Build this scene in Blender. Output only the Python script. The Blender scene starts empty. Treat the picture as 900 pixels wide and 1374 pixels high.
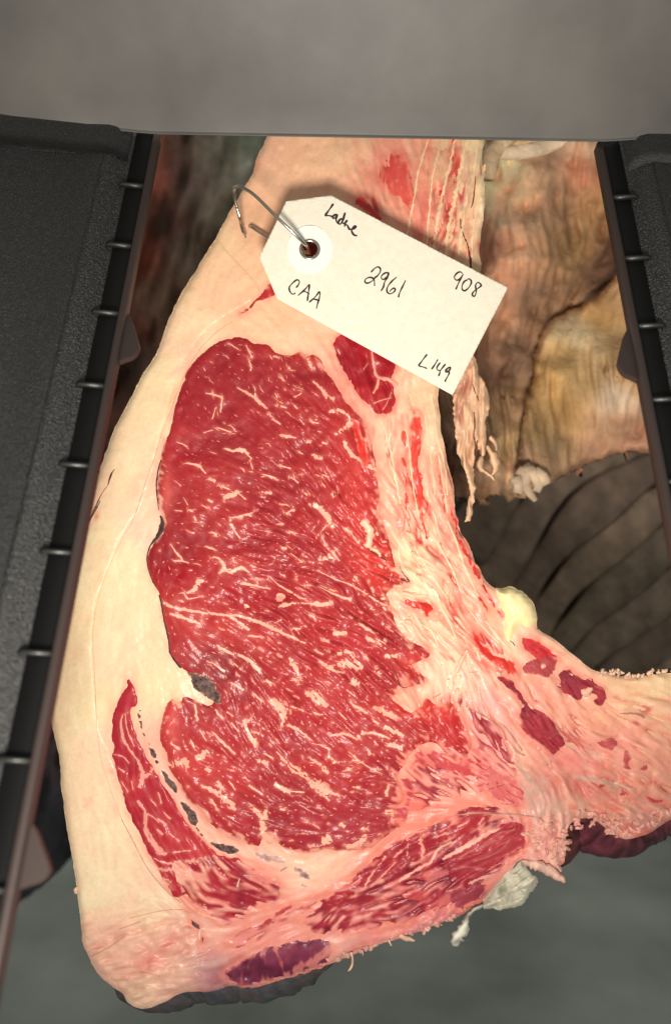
import bpy, bmesh, math, random
import numpy as np
from mathutils import Vector, Matrix
from mathutils.kdtree import KDTree

random.seed(7); RNG = np.random.default_rng(11)
SC = bpy.context.scene
COL = SC.collection

# ------------------------------------------------------------ camera
FPX, CD, CZ = 1000.0, 0.25, 0.62          # focal length in photo pixels, distance to the cut face, height over floor
S = CD / FPX                              # metres per photo pixel on the cut face
cam_d = bpy.data.cameras.new('camera'); cam = bpy.data.objects.new('camera', cam_d); COL.objects.link(cam)
cam.location = (0, -CD, CZ); cam.rotation_euler = (math.radians(90), 0, 0)
cam_d.sensor_fit = 'VERTICAL'; cam_d.sensor_height = 36.0; cam_d.lens = FPX / 1374 * 36.0
cam_d.clip_start = 0.005; cam_d.clip_end = 60
cam_d.dof.use_dof = True; cam_d.dof.focus_distance = 0.243; cam_d.dof.aperture_fstop = 9.0
SC.camera = cam
# ------------------------------------------------------------ world and lamps
w = bpy.data.worlds.new('World'); SC.world = w; w.use_nodes = True
bg = w.node_tree.nodes['Background']; bg.inputs[0].default_value = (1.0, 1.0, 0.94, 1); bg.inputs[1].default_value = 0.36
def area(name, loc, target, size, power, color):
    l = bpy.data.lights.new(name, 'AREA'); l.shape = 'DISK'; l.size = size; l.energy = power; l.color = color
    o = bpy.data.objects.new(name, l); COL.objects.link(o); o.location = loc
    o.rotation_euler = (Vector(target) - Vector(loc)).to_track_quat('-Z', 'Y').to_euler()
    return o
area('hood_lamp', (-0.006, -0.250, CZ - 0.090), (0.0, 0.0, CZ + 0.15), 0.062, 1.10, (1.0, 0.94, 0.85))
SC.view_settings.view_transform = 'Standard'; SC.view_settings.look = 'None'
SC.view_settings.exposure = 0.0; SC.view_settings.gamma = 1.0
SC.cycles.use_denoising = True
SC.cycles.max_bounces = 6

# ------------------------------------------------------------ small helpers
def lin(c):
    c = np.asarray(c, float) / 255.0
    return np.where(c <= 0.04045, c / 12.92, ((c + 0.055) / 1.055) ** 2.4)
def P(x, y, d):
    """photo pixel and distance along the view axis -> world point"""
    return np.stack([(np.asarray(x, float) - 450) * d / FPX, -CD + d + 0 * np.asarray(x, float), CZ + (687 - np.asarray(y, float)) * d / FPX], -1)
def PH(x, y, h):
    return P(x, y, CD - np.asarray(h, float) * S)
def tag(o, label=None, cat=None, group=None, kind=None):
    if label: o['label'] = label
    if cat: o['category'] = cat
    if group: o['group'] = group
    if kind: o['kind'] = kind
    return o
def empty(name, loc, label, cat, group=None):
    o = bpy.data.objects.new(name, None); COL.objects.link(o); o.location = loc; o.empty_display_size = 0.02
    return tag(o, label, cat, group)
def root_of(p):
    while p is not None and p.parent is not None: p = p.parent
    return p
def link_mesh(name, V, F, mat, parent=None, col=None, smooth=True):
    V = np.asarray(V, float)
    r = root_of(parent)
    if r is not None: V = V - np.array(r.location)
    me = bpy.data.meshes.new(name)
    me.from_pydata(V.tolist(), [], F if isinstance(F, list) else F.tolist())
    if col is not None:
        a = me.attributes.new('Col', 'FLOAT_COLOR', 'POINT')
        c4 = np.ones((len(V), 4), np.float32); c4[:, :3] = col
        a.data.foreach_set('color', c4.ravel())
    if smooth: me.polygons.foreach_set('use_smooth', [True] * len(me.polygons))
    me.materials.append(mat); me.update()
    o = bpy.data.objects.new(name, me); COL.objects.link(o)
    if parent is not None: o.parent = parent
    return o

# ------------------------------------------------------------ materials
def mat_new(name):
    m = bpy.data.materials.new(name); m.use_nodes = True
    nt = m.node_tree; b = nt.nodes['Principled BSDF']
    return m, nt, b
def add_bump(nt, b, layers, dist, strength=1.0):
    """layers: (scale, detail, weight)"""
    tc = nt.nodes.new('ShaderNodeTexCoord'); last = None
    for sc, det, wt in layers:
        n = nt.nodes.new('ShaderNodeTexNoise'); n.inputs['Scale'].default_value = sc; n.inputs['Detail'].default_value = det
        nt.links.new(tc.outputs['Object'], n.inputs['Vector'])
        m = nt.nodes.new('ShaderNodeMath'); m.operation = 'MULTIPLY_ADD'; m.inputs[1].default_value = wt
        nt.links.new(n.outputs['Fac'], m.inputs[0])
        if last is None: m.inputs[2].default_value = 0
        else: nt.links.new(last, m.inputs[2])
        last = m.outputs[0]
    bp = nt.nodes.new('ShaderNodeBump'); bp.inputs['Distance'].default_value = dist; bp.inputs['Strength'].default_value = strength
    nt.links.new(last, bp.inputs['Height']); nt.links.new(bp.outputs[0], b.inputs['Normal'])
    return last
def attr_mat(name, rough, layers, dist, spec=0.5, var=0.18, var_scale=900.0, sss=0.0, coat=0.0, rough_var=0.15):
    m, nt, b = mat_new(name)
    at = nt.nodes.new('ShaderNodeAttribute'); at.attribute_name = 'Col'
    tc = nt.nodes.new('ShaderNodeTexCoord')
    n = nt.nodes.new('ShaderNodeTexNoise'); n.inputs['Scale'].default_value = var_scale; n.inputs['Detail'].default_value = 4
    nt.links.new(tc.outputs['Object'], n.inputs['Vector'])
    mr = nt.nodes.new('ShaderNodeMapRange'); mr.inputs[1].default_value = 0.3; mr.inputs[2].default_value = 0.7
    mr.inputs[3].default_value = 1 - var; mr.inputs[4].default_value = 1 + var
    nt.links.new(n.outputs['Fac'], mr.inputs[0])
    mx = nt.nodes.new('ShaderNodeVectorMath'); mx.operation = 'SCALE'
    nt.links.new(at.outputs['Color'], mx.inputs[0]); nt.links.new(mr.outputs[0], mx.inputs['Scale'])
    nt.links.new(mx.outputs[0], b.inputs['Base Color'])
    n2 = nt.nodes.new('ShaderNodeTexNoise'); n2.inputs['Scale'].default_value = 260; n2.inputs['Detail'].default_value = 3
    nt.links.new(tc.outputs['Object'], n2.inputs['Vector'])
    m2 = nt.nodes.new('ShaderNodeMapRange'); m2.inputs[1].default_value = 0.3; m2.inputs[2].default_value = 0.7
    m2.inputs[3].default_value = rough - rough_var; m2.inputs[4].default_value = rough + rough_var
    nt.links.new(n2.outputs['Fac'], m2.inputs[0]); nt.links.new(m2.outputs[0], b.inputs['Roughness'])
    b.inputs['Specular IOR Level'].default_value = spec
    if coat: b.inputs['Coat Weight'].default_value = coat; b.inputs['Coat Roughness'].default_value = 0.12
    if sss:
        b.inputs['Subsurface Weight'].default_value = sss; b.inputs['Subsurface Radius'].default_value = (1.0, 0.45, 0.3); b.inputs['Subsurface Scale'].default_value = 0.0012
    add_bump(nt, b, layers, dist)
    if coat: nt.links.new(b.inputs['Normal'].links[0].from_socket, b.inputs['Coat Normal'])
    return m
M_fat = attr_mat('fat_surface', 0.50, [(420, 5, 0.7), (1800, 3, 0.25)], 0.00024, spec=0.3, var=0.05, rough_var=0.12, coat=0.12)
M_lean = attr_mat('lean_meat', 0.50, [(420, 4, 0.7), (1800, 2, 0.2)], 0.00013, spec=0.22, var=0.06, var_scale=1500, rough_var=0.1, coat=0.11)
M_bone = attr_mat('sawn_bone', 0.55, [(1100, 5, 0.7), (3600, 3, 0.5)], 0.00045, spec=0.4, var=0.12)
M_dry = attr_mat('dried_tissue', 0.55, [(350, 5, 0.7), (1500, 3, 0.3)], 0.0006, spec=0.35, var=0.2, var_scale=300)
M_far = attr_mat('far_tissue', 0.6, [(120, 5, 0.7), (500, 3, 0.3)], 0.002, spec=0.3, var=0.25, var_scale=90)
def plain(name, rgb, rough, metal=0.0, layers=None, dist=0.0, spec=0.5):
    m, nt, b = mat_new(name)
    b.inputs['Base Color'].default_value = (*lin(rgb), 1); b.inputs['Roughness'].default_value = rough
    b.inputs['Metallic'].default_value = metal; b.inputs['Specular IOR Level'].default_value = spec
    if layers: add_bump(nt, b, layers, dist)
    return m
def mottled(name, rgb, rgb2, scale, lo, hi, rough, layers, dist, spec=0.5, det=4):
    m, nt, b = mat_new(name); tc = nt.nodes.new('ShaderNodeTexCoord'); n = nt.nodes.new('ShaderNodeTexNoise')
    n.inputs['Scale'].default_value = scale; n.inputs['Detail'].default_value = det
    nt.links.new(tc.outputs['Object'], n.inputs['Vector']); r = nt.nodes.new('ShaderNodeValToRGB')
    r.color_ramp.elements[0].position = lo; r.color_ramp.elements[1].position = hi
    r.color_ramp.elements[0].color = (*lin(rgb), 1); r.color_ramp.elements[1].color = (*lin(rgb2), 1)
    nt.links.new(n.outputs['Fac'], r.inputs[0]); nt.links.new(r.outputs[0], b.inputs['Base Color'])
    b.inputs['Roughness'].default_value = rough; b.inputs['Specular IOR Level'].default_value = spec
    if layers: add_bump(nt, b, layers, dist)
    return m
M_paper = mottled('tag_paper', (230, 221, 200), (236, 229, 211), 420, 0.3, 0.65, 0.75, [(2200, 4, 0.7), (500, 3, 0.5)], 0.00016)
M_ring = plain('reinforcement_paper', (240, 240, 230), 0.7, layers=[(1800, 3, 0.5)], dist=0.00006)
M_ink = plain('ink', (42, 28, 30), 0.6)
M_steel = plain('steel_wire', (190, 186, 176), 0.24, 1.0, layers=[(900, 3, 0.5)], dist=0.00005)

# ------------------------------------------------------------ rasters over the cut face, one cell per photo pixel
X0, Y0, NX, NY = -60, -260, 1070, 1740
def vnoise(nx, ny, cell, seed):
    r = np.random.default_rng(seed); gx, gy = int(nx / cell) + 4, int(ny / cell) + 4
    g = r.standard_normal((gy, gx)).astype(np.float32)
    xs = np.arange(nx) / cell + 0.5; ys = np.arange(ny) / cell + 0.5
    ix = xs.astype(int); iy = ys.astype(int); fx = xs - ix; fy = ys - iy
    fx = fx * fx * (3 - 2 * fx); fy = fy * fy * (3 - 2 * fy)
    a = g[iy][:, ix] * (1 - fx) + g[iy][:, ix + 1] * fx
    b = g[iy + 1][:, ix] * (1 - fx) + g[iy + 1][:, ix + 1] * fx
    return (a * (1 - fy[:, None]) + b * fy[:, None]).astype(np.float32)
def samp(R, x, y):
    fx = np.clip(np.asarray(x, float) - X0, 0, NX - 2); fy = np.clip(np.asarray(y, float) - Y0, 0, NY - 2)
    ix = fx.astype(int); iy = fy.astype(int); fx = fx - ix; fy = fy - iy
    if R.ndim == 3: fx = fx[..., None]; fy = fy[..., None]
    return (R[iy, ix] * (1 - fx) + R[iy, ix + 1] * fx) * (1 - fy) + (R[iy + 1, ix] * (1 - fx) + R[iy + 1, ix + 1] * fx) * fy
def idw(samples, vals, power=3.0, step=8, soft=18.0):
    xs = np.arange(0, NX + step, step) + X0; ys = np.arange(0, NY + step, step) + Y0
    gx, gy = np.meshgrid(xs, ys); W = np.zeros(gx.shape); A = np.zeros(gx.shape + (vals.shape[1],))
    for (x, y), v in zip(samples, vals):
        wt = 1.0 / ((gx - x) ** 2 + (gy - y) ** 2 + soft * soft) ** (power / 2 + 0.5)
        W += wt; A += wt[..., None] * v
    A /= W[..., None]
    px = np.arange(NX) / step; py = np.arange(NY) / step
    ix = px.astype(int); iy = py.astype(int); fx = (px - ix)[None, :, None]; fy = (py - iy)[:, None, None]
    ix1 = np.minimum(ix + 1, len(xs) - 1); iy1 = np.minimum(iy + 1, len(ys) - 1)
    B = (A[iy][:, ix] * (1 - fx) + A[iy][:, ix1] * fx) * (1 - fy) + (A[iy1][:, ix] * (1 - fx) + A[iy1][:, ix1] * fx) * fy
    return B.astype(np.float32)
GRAIN = [(300,500,50),(400,500,55),(450,600,48),(300,620,25),(400,650,40),(300,700,30),(400,720,35),(300,780,12),(400,790,15),(470,760,35),(480,850,35),
 (300,860,35),(400,850,40),(270,900,50),(350,950,50),(450,950,42),(540,1000,35),(300,1030,45),(400,1050,42),(500,1080,10),(400,1120,5),
 (170,960,100),(175,1020,75),(210,1100,62),(260,1180,50),(320,1200,20),(330,1160,35),
 (140,700,112),(100,850,100),(170,800,95),(90,1000,88),(110,1150,80),(200,500,118),(280,330,120),(380,220,110),(150,1250,-25),(220,1290,-15),
 (480,500,58),(520,600,75),(560,600,85),(580,550,85),(540,700,65),(600,700,65),(620,800,58),(570,800,55),(560,760,55),(640,880,55),(600,920,65),
 (660,960,60),(700,870,50),(780,930,45),(840,990,20),(850,1050,25),(740,1000,50),(700,1060,60),(740,1100,80),
 (420,1180,-20),(350,1250,-25),(450,1220,-35),(520,1160,-40),(560,1200,-25),(640,1120,-25),(660,1150,-35),(600,1210,-25),(480,1250,-15),(370,1295,80),(660,1040,35),
 (520,240,70),(570,260,75),(600,250,95),(630,300,98),(480,280,80)]
_a = np.radians(np.array([g[2] for g in GRAIN], float))
D2 = idw([(g[0], g[1]) for g in GRAIN], np.stack([np.cos(2 * _a), np.sin(2 * _a)], 1), power=4.0)
ANG = 0.5 * np.arctan2(D2[..., 1], D2[..., 0]) + 0.22 * vnoise(NX, NY, 40, 3)
DX, DY = np.cos(ANG).astype(np.float32), np.sin(ANG).astype(np.float32)
def lic(src, n):
    out = src.copy(); gy, gx = np.mgrid[0:NY, 0:NX].astype(np.float32)
    for sgn in (1, -1):
        x = gx.copy(); y = gy.copy()
        for k in range(n):
            ix = np.clip(x, 0, NX - 1).astype(np.int32); iy = np.clip(y, 0, NY - 1).astype(np.int32)
            x += sgn * DX[iy, ix]; y += sgn * DY[iy, ix]
            ix = np.clip(x + 0.5, 0, NX - 1).astype(np.int32); iy = np.clip(y + 0.5, 0, NY - 1).astype(np.int32)
            out += src[iy, ix] * (1 - k / (n + 1))
    out -= out.mean(); out /= out.std()
    return out
L1 = lic(vnoise(NX, NY, 1.6, 21), 9)          # fine fibres
L2 = lic(vnoise(NX, NY, 4.2, 22), 14)         # strands
L3 = lic(vnoise(NX, NY, 3.0, 23), 4)          # flecks
L4 = lic(vnoise(NX, NY, 8.0, 24), 34)         # ridges and folds
N80, N25, N9, N4 = vnoise(NX, NY, 80, 31), vnoise(NX, NY, 25, 32), vnoise(NX, NY, 9, 33), vnoise(NX, NY, 4, 34)
def smooth(a, b, x):
    t = np.clip((x - a) / (b - a), 0, 1); return t * t * (3 - 2 * t)
def gauss(x, y, cx, cy, rx, ry, ang=0.0):
    c, s = math.cos(math.radians(ang)), math.sin(math.radians(ang))
    u = ((x - cx) * c + (y - cy) * s) / rx; v = (-(x - cx) * s + (y - cy) * c) / ry
    return np.exp(-(u * u + v * v))
def C(ox, oy, s, pts): return [(ox + p[0] / s, oy + p[1] / s) + tuple(q / s for q in p[2:]) for p in pts]
def loop_pts(poly, step=1.5, rough=0.0, closed=True, curve=True):
    """closed Catmull-Rom outline at even spacing, pushed in and out by noise"""
    p = np.array(poly, float); n = len(p); out = []
    for i in range(n if closed else n - 1):
        if closed: a, b, c, d = p[(i - 1) % n], p[i], p[(i + 1) % n], p[(i + 2) % n]
        else: a, b, c, d = p[max(i - 1, 0)], p[i], p[i + 1], p[min(i + 2, n - 1)]
        m = max(1, int(np.linalg.norm(c - b) / step))
        t = (np.arange(m) / m)[:, None]
        if curve: q = 0.5 * ((2 * b) + (c - a) * t + (2 * a - 5 * b + 4 * c - d) * t ** 2 + (3 * b - 3 * c + d - a) * t ** 3)
        else: q = b + (c - b) * t
        out.append(q)
    if not closed: out.append(p[-1:])
    q = np.concatenate(out)
    if rough:
        xy = q[:, :2]
        q = q.copy()
        q[:, 0] += rough * (samp(N9, xy[:, 0], xy[:, 1]) * 1.1 + samp(N4, xy[:, 0], xy[:, 1]) * 0.8)
        q[:, 1] += rough * (samp(N9, xy[:, 0] + 300, xy[:, 1] - 150) * 1.1 + samp(N4, xy[:, 0] + 300, xy[:, 1] - 150) * 0.8)
    return q
def field(loops, res):
    """grid over the loops: xs, ys, inside, distance to outline, nearest outline point"""
    allp = np.concatenate(loops)
    x0, y0 = allp.min(0) - 2 * res; x1, y1 = allp.max(0) + 2 * res
    xs = np.arange(x0, x1, res); ys = np.arange(y0, y1, res)
    ins = np.zeros((len(ys), len(xs)), bool)
    for L in loops:
        A = L; Bq = np.roll(L, -1, 0)
        for j, yy in enumerate(ys):
            m = (A[:, 1] > yy) != (Bq[:, 1] > yy)
            if not m.any(): continue
            xc = A[m, 0] + (yy - A[m, 1]) / (Bq[m, 1] - A[m, 1]) * (Bq[m, 0] - A[m, 0])
            ins[j] ^= (np.searchsorted(np.sort(xc), xs) % 2).astype(bool)
    kd = KDTree(len(allp))
    for i, q in enumerate(allp): kd.insert((q[0], q[1], 0), i)
    kd.balance()
    need = ins.copy()
    need[:-1] |= ins[1:]; need[1:] |= ins[:-1]; nn = need.copy(); need[:, :-1] |= nn[:, 1:]; need[:, 1:] |= nn[:, :-1]
    D = np.zeros(ins.shape); IDX = np.zeros(ins.shape, int)
    for j, i in np.argwhere(need):
        co, k, dd = kd.find((xs[i], ys[j], 0)); D[j, i] = dd; IDX[j, i] = k
    return xs, ys, ins, D, allp, IDX, need
MASK = np.zeros((NY, NX), np.float32)       # where lean meat shows
FM = np.zeros((NY, NX), np.float32)         # where marbling lies
LEANS = []
FATS = []                                  # fat pieces, tinted next to the lean at the end
HMAP = (1.6 * N80).astype(np.float32)      # height of the face surface in photo pixels, filled in below
def plate_mesh(loops, res):
    xs, ys, ins, D, allp, IDX, need = field(loops, res)
    cell = ins[:-1, :-1] | ins[1:, :-1] | ins[:-1, 1:] | ins[1:, 1:]
    used = np.zeros(ins.shape, bool)
    used[:-1, :-1] |= cell; used[1:, :-1] |= cell; used[:-1, 1:] |= cell; used[1:, 1:] |= cell
    GX, GY = np.meshgrid(xs, ys)
    GX = np.where(ins, GX, allp[IDX, 0]); GY = np.where(ins, GY, allp[IDX, 1]); D = np.where(ins, D, 0)
    vid = -np.ones(ins.shape, int); vid[used] = np.arange(used.sum())
    j, i = np.nonzero(cell)
    F = np.stack([vid[j, i], vid[j + 1, i], vid[j + 1, i + 1], vid[j, i + 1]], 1)
    return GX[used], GY[used], D[used], F, (xs, ys, ins, D)
def plate(name, poly, mat, parent, color, H=2.5, edge=3.0, sink=1.2, res=2.0, rough=0.7, relief=None, holes=(), curve=True, update=True, label=None):
    """a slab of tissue lying in the face: outline poly, domed edge, own relief; lies on whatever HMAP holds"""
    loops = [loop_pts(poly, min(1.5, res), rough, curve=curve)] + [loop_pts(h, 1.0, 0) for h in holes]
    x, y, d, F, (xs, ys, ins, D) = plate_mesh(loops, res)
    def hh(x, y, d):
        z = samp(HMAP, x, y) - sink + (H + sink) * (1 - np.exp(-d / edge))
        if relief is not None: z = z + relief(x, y) * (1 - np.exp(-d / 4.0))
        return z
    z = hh(x, y, d)
    o = link_mesh(name, PH(x, y, z), F, mat, parent, color(x, y, d))
    if label: o['label'] = label
    if update:   # raise the height map under this slab
        ix0, ix1 = max(X0, math.ceil(xs[0])), min(X0 + NX - 1, math.floor(xs[-2])); iy0, iy1 = max(Y0, math.ceil(ys[0])), min(Y0 + NY - 1, math.floor(ys[-2]))
        gx, gy = np.meshgrid(np.arange(ix0, ix1), np.arange(iy0, iy1))
        a = np.clip(((gx - xs[0]) / res).astype(int), 0, len(xs) - 2); b = np.clip(((gy - ys[0]) / res).astype(int), 0, len(ys) - 2)
        fx = (gx - xs[a]) / res; fy = (gy - ys[b]) / res
        dd = (D[b, a] * (1 - fx) + D[b, a + 1] * fx) * (1 - fy) + (D[b + 1, a] * (1 - fx) + D[b + 1, a + 1] * fx) * fy
        nz = hh(gx.ravel().astype(float), gy.ravel().astype(float), dd.ravel()).reshape(gx.shape)
        sub = HMAP[iy0 - Y0:iy1 - Y0, ix0 - X0:ix1 - X0]
        sub[:] = np.where(dd > 0.05, np.maximum(nz, sub), sub)
        if mat in (M_lean, M_bone): MASK[iy0 - Y0:iy1 - Y0, ix0 - X0:ix1 - X0][dd > 0.05] = 1
    if mat is M_lean: LEANS.append((o, x, y, d, color))
    if color is fat_color: FATS.append((o, x, y))
    return o
def fleck_geo(pts, lift=0.7, rough=0.25, seed=0, nseg=None, host=None, wmul=1.0, halo=True):
    """ribbon of fat along a stroke [(x, y, width)...], lens shaped, sunk at its rim"""
    r = random.Random(seed)
    p = [(q[0], q[1], q[2] if len(q) > 2 else 4.0) for q in pts]
    if len(p) == 1:
        x, y, ww = p[0]; a = float(samp(ANG, x, y)); L = ww * 0.45
        p = [(x - L * math.cos(a), y - L * math.sin(a), ww * 0.75), (x, y, ww), (x + L * math.cos(a), y + L * math.sin(a), ww * 0.7)]
    q = loop_pts(p, 3.2, 0, closed=False)
    if nseg: q = q[np.linspace(0, len(q) - 1, nseg).astype(int)]
    n = len(q); t = np.gradient(q[:, :2], axis=0); t /= np.linalg.norm(t, axis=1)[:, None] + 1e-9
    nr = np.stack([-t[:, 1], t[:, 0]], 1)
    wd = np.maximum(q[:, 2], 1.0) * wmul * 0.5
    e0 = q[0, :2] - t[0] * wd[0] * 0.35; e1 = q[-1, :2] + t[-1] * wd[-1] * 0.35
    X, Y, Z, F, K = [], [], [], [], []
    prof = (-1.0, -0.62, -0.25, 0.25, 0.62, 1.0); M6 = len(prof)
    for i in range(n):
        ja, jb = r.uniform(-rough, rough), r.uniform(-rough, rough); wob = r.uniform(-rough, rough) * 0.4
        for k, u in enumerate(prof):
            ww = wd[i] * (1 + (ja if u < 0 else jb)) * u + wob * wd[i]
            X.append(q[i, 0] + nr[i, 0] * ww); Y.append(q[i, 1] + nr[i, 1] * ww)
            Z.append(lift * (1 - u * u) - 0.35 * (u * u)); K.append(min(1.0, (1 - abs(u)) / 0.62))
    for i in range(n - 1):
        for k in range(M6 - 1): a = i * M6 + k; F.append((a, a + M6, a + M6 + 1, a + 1))
    a = len(X); X += [e0[0], e1[0]]; Y += [e0[1], e1[1]]; Z += [-0.35, -0.35]; K += [0, 0]
    for k in range(M6 - 1): F.append((a, k, k + 1)); b = (n - 1) * M6 + k; F.append((a + 1, b + 1, b))
    X, Y, Z, K_ = np.array(X), np.array(Y), np.array(Z), np.array(K)
    if host is None and halo:
        ix = np.clip((X - X0 + .5).astype(int), 0, NX - 1); iy = np.clip((Y - Y0 + .5).astype(int), 0, NY - 1); np.maximum.at(FM, (iy, ix), np.clip(K_ + 0.35, 0, 1))
    Z = Z + (samp(HMAP, X, Y) if host is None else host(X, Y))
    return X, Y, Z, F, np.array(K)
def fleck(name, pts, mat, parent, rgb, rim=None, lift=0.7, rough=0.25, seed=0, host=None, wmul=1.0, var=0.06):
    X, Y, Z, F, K = fleck_geo(pts, lift, rough, seed, host=host, wmul=wmul)
    c = lin(rgb)[None] * (1 + var * (0.5 * samp(L2, X, Y) + 0.8 * samp(N4, X, Y)))[:, None]
    if rim is not None:
        k = smooth(0, 0.95, K)[:, None]; rm = lin(rim)[None]
        if parent is beef and name not in ('dark_rim', 'fissure', 'lean_strip', 'bone_chip'): rm = 0.75 * fat_color(X, Y) + 0.25 * rm
        c = rm * (1 - k) + c * k
    return link_mesh(name, PH(X, Y, Z), F, mat, parent, np.clip(c, 0.005, 0.95))
def strokes(name, ox, oy, s, lst, mat, parent, rgb, rim=None, **kw):
    for i, st in enumerate(lst):
        fleck(name, C(ox, oy, s, st), mat, parent, rgb, rim, seed=hash((ox, oy, i)) & 0xffff, **kw)
def join_flecks(name, geos, mat, parent, rgbs, rims):
    Vs, Fs, Cs, n = [], [], [], 0
    for (X, Y, Z, F, K), rgb, rim in zip(geos, rgbs, rims):
        k = smooth(0, 0.9, K)[:, None]
        rm = 0.8 * fat_color(X, Y) + 0.2 * lin(rim)[None] if name in ('bone_crumbs', 'torn_fringe') else lin(rim)[None]
        Vs.append(PH(X, Y, Z)); Cs.append(rm * (1 - k) + lin(rgb)[None] * k); Fs += [tuple(a + n for a in f) for f in F]; n += len(X)
    o = link_mesh(name, np.concatenate(Vs), Fs, mat, parent, np.concatenate(Cs)); o['kind'] = 'stuff'
    return o

# ============================================================ the beef rib section
FAT = [(360,200,(228,180,145)),(420,200,(234,188,150)),(480,200,(236,192,152)),(400,250,(232,185,148)),(300,320,(234,198,155)),(340,300,(230,182,142)),(350,420,(240,198,158)),
(320,400,(236,190,152)),(420,440,(240,194,160)),(510,210,(236,165,140)),(560,220,(236,165,135)),(600,230,(242,204,155)),(630,220,(242,212,165)),(620,300,(242,200,155)),(580,280,(228,150,125)),(645,300,(238,200,160)),
(240,400,(236,197,152)),(260,440,(242,208,168)),(200,520,(242,214,170)),(150,640,(240,204,165)),(180,620,(243,212,172)),(130,740,(243,214,170)),(90,850,(242,208,164)),(80,950,(240,204,164)),
(160,780,(244,214,172)),(190,850,(243,212,172)),(150,880,(242,210,172)),(200,700,(240,202,170)),(205,640,(240,196,165)),(110,950,(242,218,172)),(100,1080,(240,208,170)),(150,1100,(240,212,175)),
(130,1190,(242,215,177)),(200,1220,(240,205,170)),(230,1190,(238,205,172)),(160,1270,(228,178,155)),(210,1290,(230,168,150)),(240,1310,(228,184,160)),(190,1330,(225,192,164)),(260,1260,(224,175,156)),
(200,930,(242,208,165)),(140,1000,(242,203,170)),(210,990,(236,180,155)),(250,1050,(236,178,160)),(300,1120,(238,188,164)),(245,420,(244,200,165)),
(465,510,(236,168,145)),(520,580,(238,184,154)),(545,640,(238,180,150)),(575,560,(244,204,165)),(590,640,(240,188,152)),(530,700,(236,175,146)),(560,740,(246,208,165)),(570,720,(246,213,175)),
(600,720,(238,176,148)),(630,770,(240,184,154)),(580,790,(246,208,170)),(600,840,(240,186,152)),(560,850,(236,178,150)),(620,900,(242,198,170)),(590,920,(242,195,165)),(650,850,(236,168,136)),
(680,860,(240,198,165)),(650,950,(236,172,160)),(660,1000,(226,154,146)),(640,1050,(236,165,150)),(540,940,(238,176,148)),(560,1040,(236,162,142)),(560,1080,(236,145,126)),(600,1060,(238,170,148)),
(760,940,(236,178,150)),(720,900,(236,185,156)),(800,960,(236,180,146)),(850,940,(240,198,155)),(880,930,(238,204,160)),(830,1000,(230,168,146)),(780,1020,(226,163,146)),(880,1040,(216,163,136)),
(820,1060,(196,145,122)),(760,1060,(196,145,125)),(870,1090,(190,135,120)),(720,1070,(204,160,145)),(740,1130,(228,170,155)),(700,1010,(226,165,141)),(940,980,(230,180,145)),
(400,1165,(240,188,160)),(450,1165,(240,183,155)),(330,1240,(236,168,155)),(400,1215,(238,180,160)),(300,1260,(230,170,156)),(360,1260,(230,155,146)),(450,1240,(234,160,150)),(500,1200,(237,174,160)),
(500,1250,(226,145,140)),(560,1220,(216,136,136)),(600,1200,(196,110,118)),(640,1190,(196,118,122)),(470,1270,(226,170,156)),(680,1170,(222,166,156)),(280,1300,(194,146,146)),(300,1312,(150,95,105))]
FATC = idw([(a, b) for a, b, c in FAT], lin(np.array([c for a, b, c in FAT])) * np.array([1.04, 0.975, 0.985]), power=3.0)
ROUGHV = [(150,640,.12),(110,950,.12),(200,500,.15),(160,800,.12),(150,1150,.22),(190,1290,.7),(260,1260,.9),(400,220,.35),(340,400,.3),(540,230,.8),(620,260,1.3),(520,580,.9),(560,640,1.1),(570,740,1.6),
 (600,700,1.2),(560,830,1.5),(620,900,1.4),(650,960,1.1),(720,930,.9),(830,960,.7),(820,1060,1.5),(860,1030,.9),(740,1120,1.6),(560,1060,.6),(420,1170,.5),(480,1220,.9),(580,1210,1.4),(370,1250,.6),(690,830,.5),(690,1050,.8),(300,1240,.8)]
ROUGH = idw([(a, b) for a, b, c in ROUGHV], np.array([[c] for a, b, c in ROUGHV]), power=3.0)[..., 0]
HMAP += ROUGH * (0.9 * N25 + 1.0 * L4 + 0.5 * L2 + 0.4 * N9 + 0.12 * L1) + 0.3 * N25 + 0.16 * N9 + 0.06 * N4
_gx, _gy = np.meshgrid(np.arange(NX) + X0, np.arange(NY) + Y0)
GRAINY = np.clip(gauss(_gx, _gy, 810, 1102, 70, 13, 2) + gauss(_gx, _gy, 735, 1132, 24, 30, 20) + 0.7 * gauss(_gx, _gy, 560, 1246, 120, 8, -22) + 0.6 * gauss(_gx, _gy, 860, 904, 60, 5, 0) + 0.35 * gauss(_gx, _gy, 840, 1060, 90, 30, 10), 0, 1).astype(np.float32)
HMAP += GRAINY * (1.6 * N4 + 1.2 * N9 + 0.8 * vnoise(NX, NY, 2.5, 35))
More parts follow.
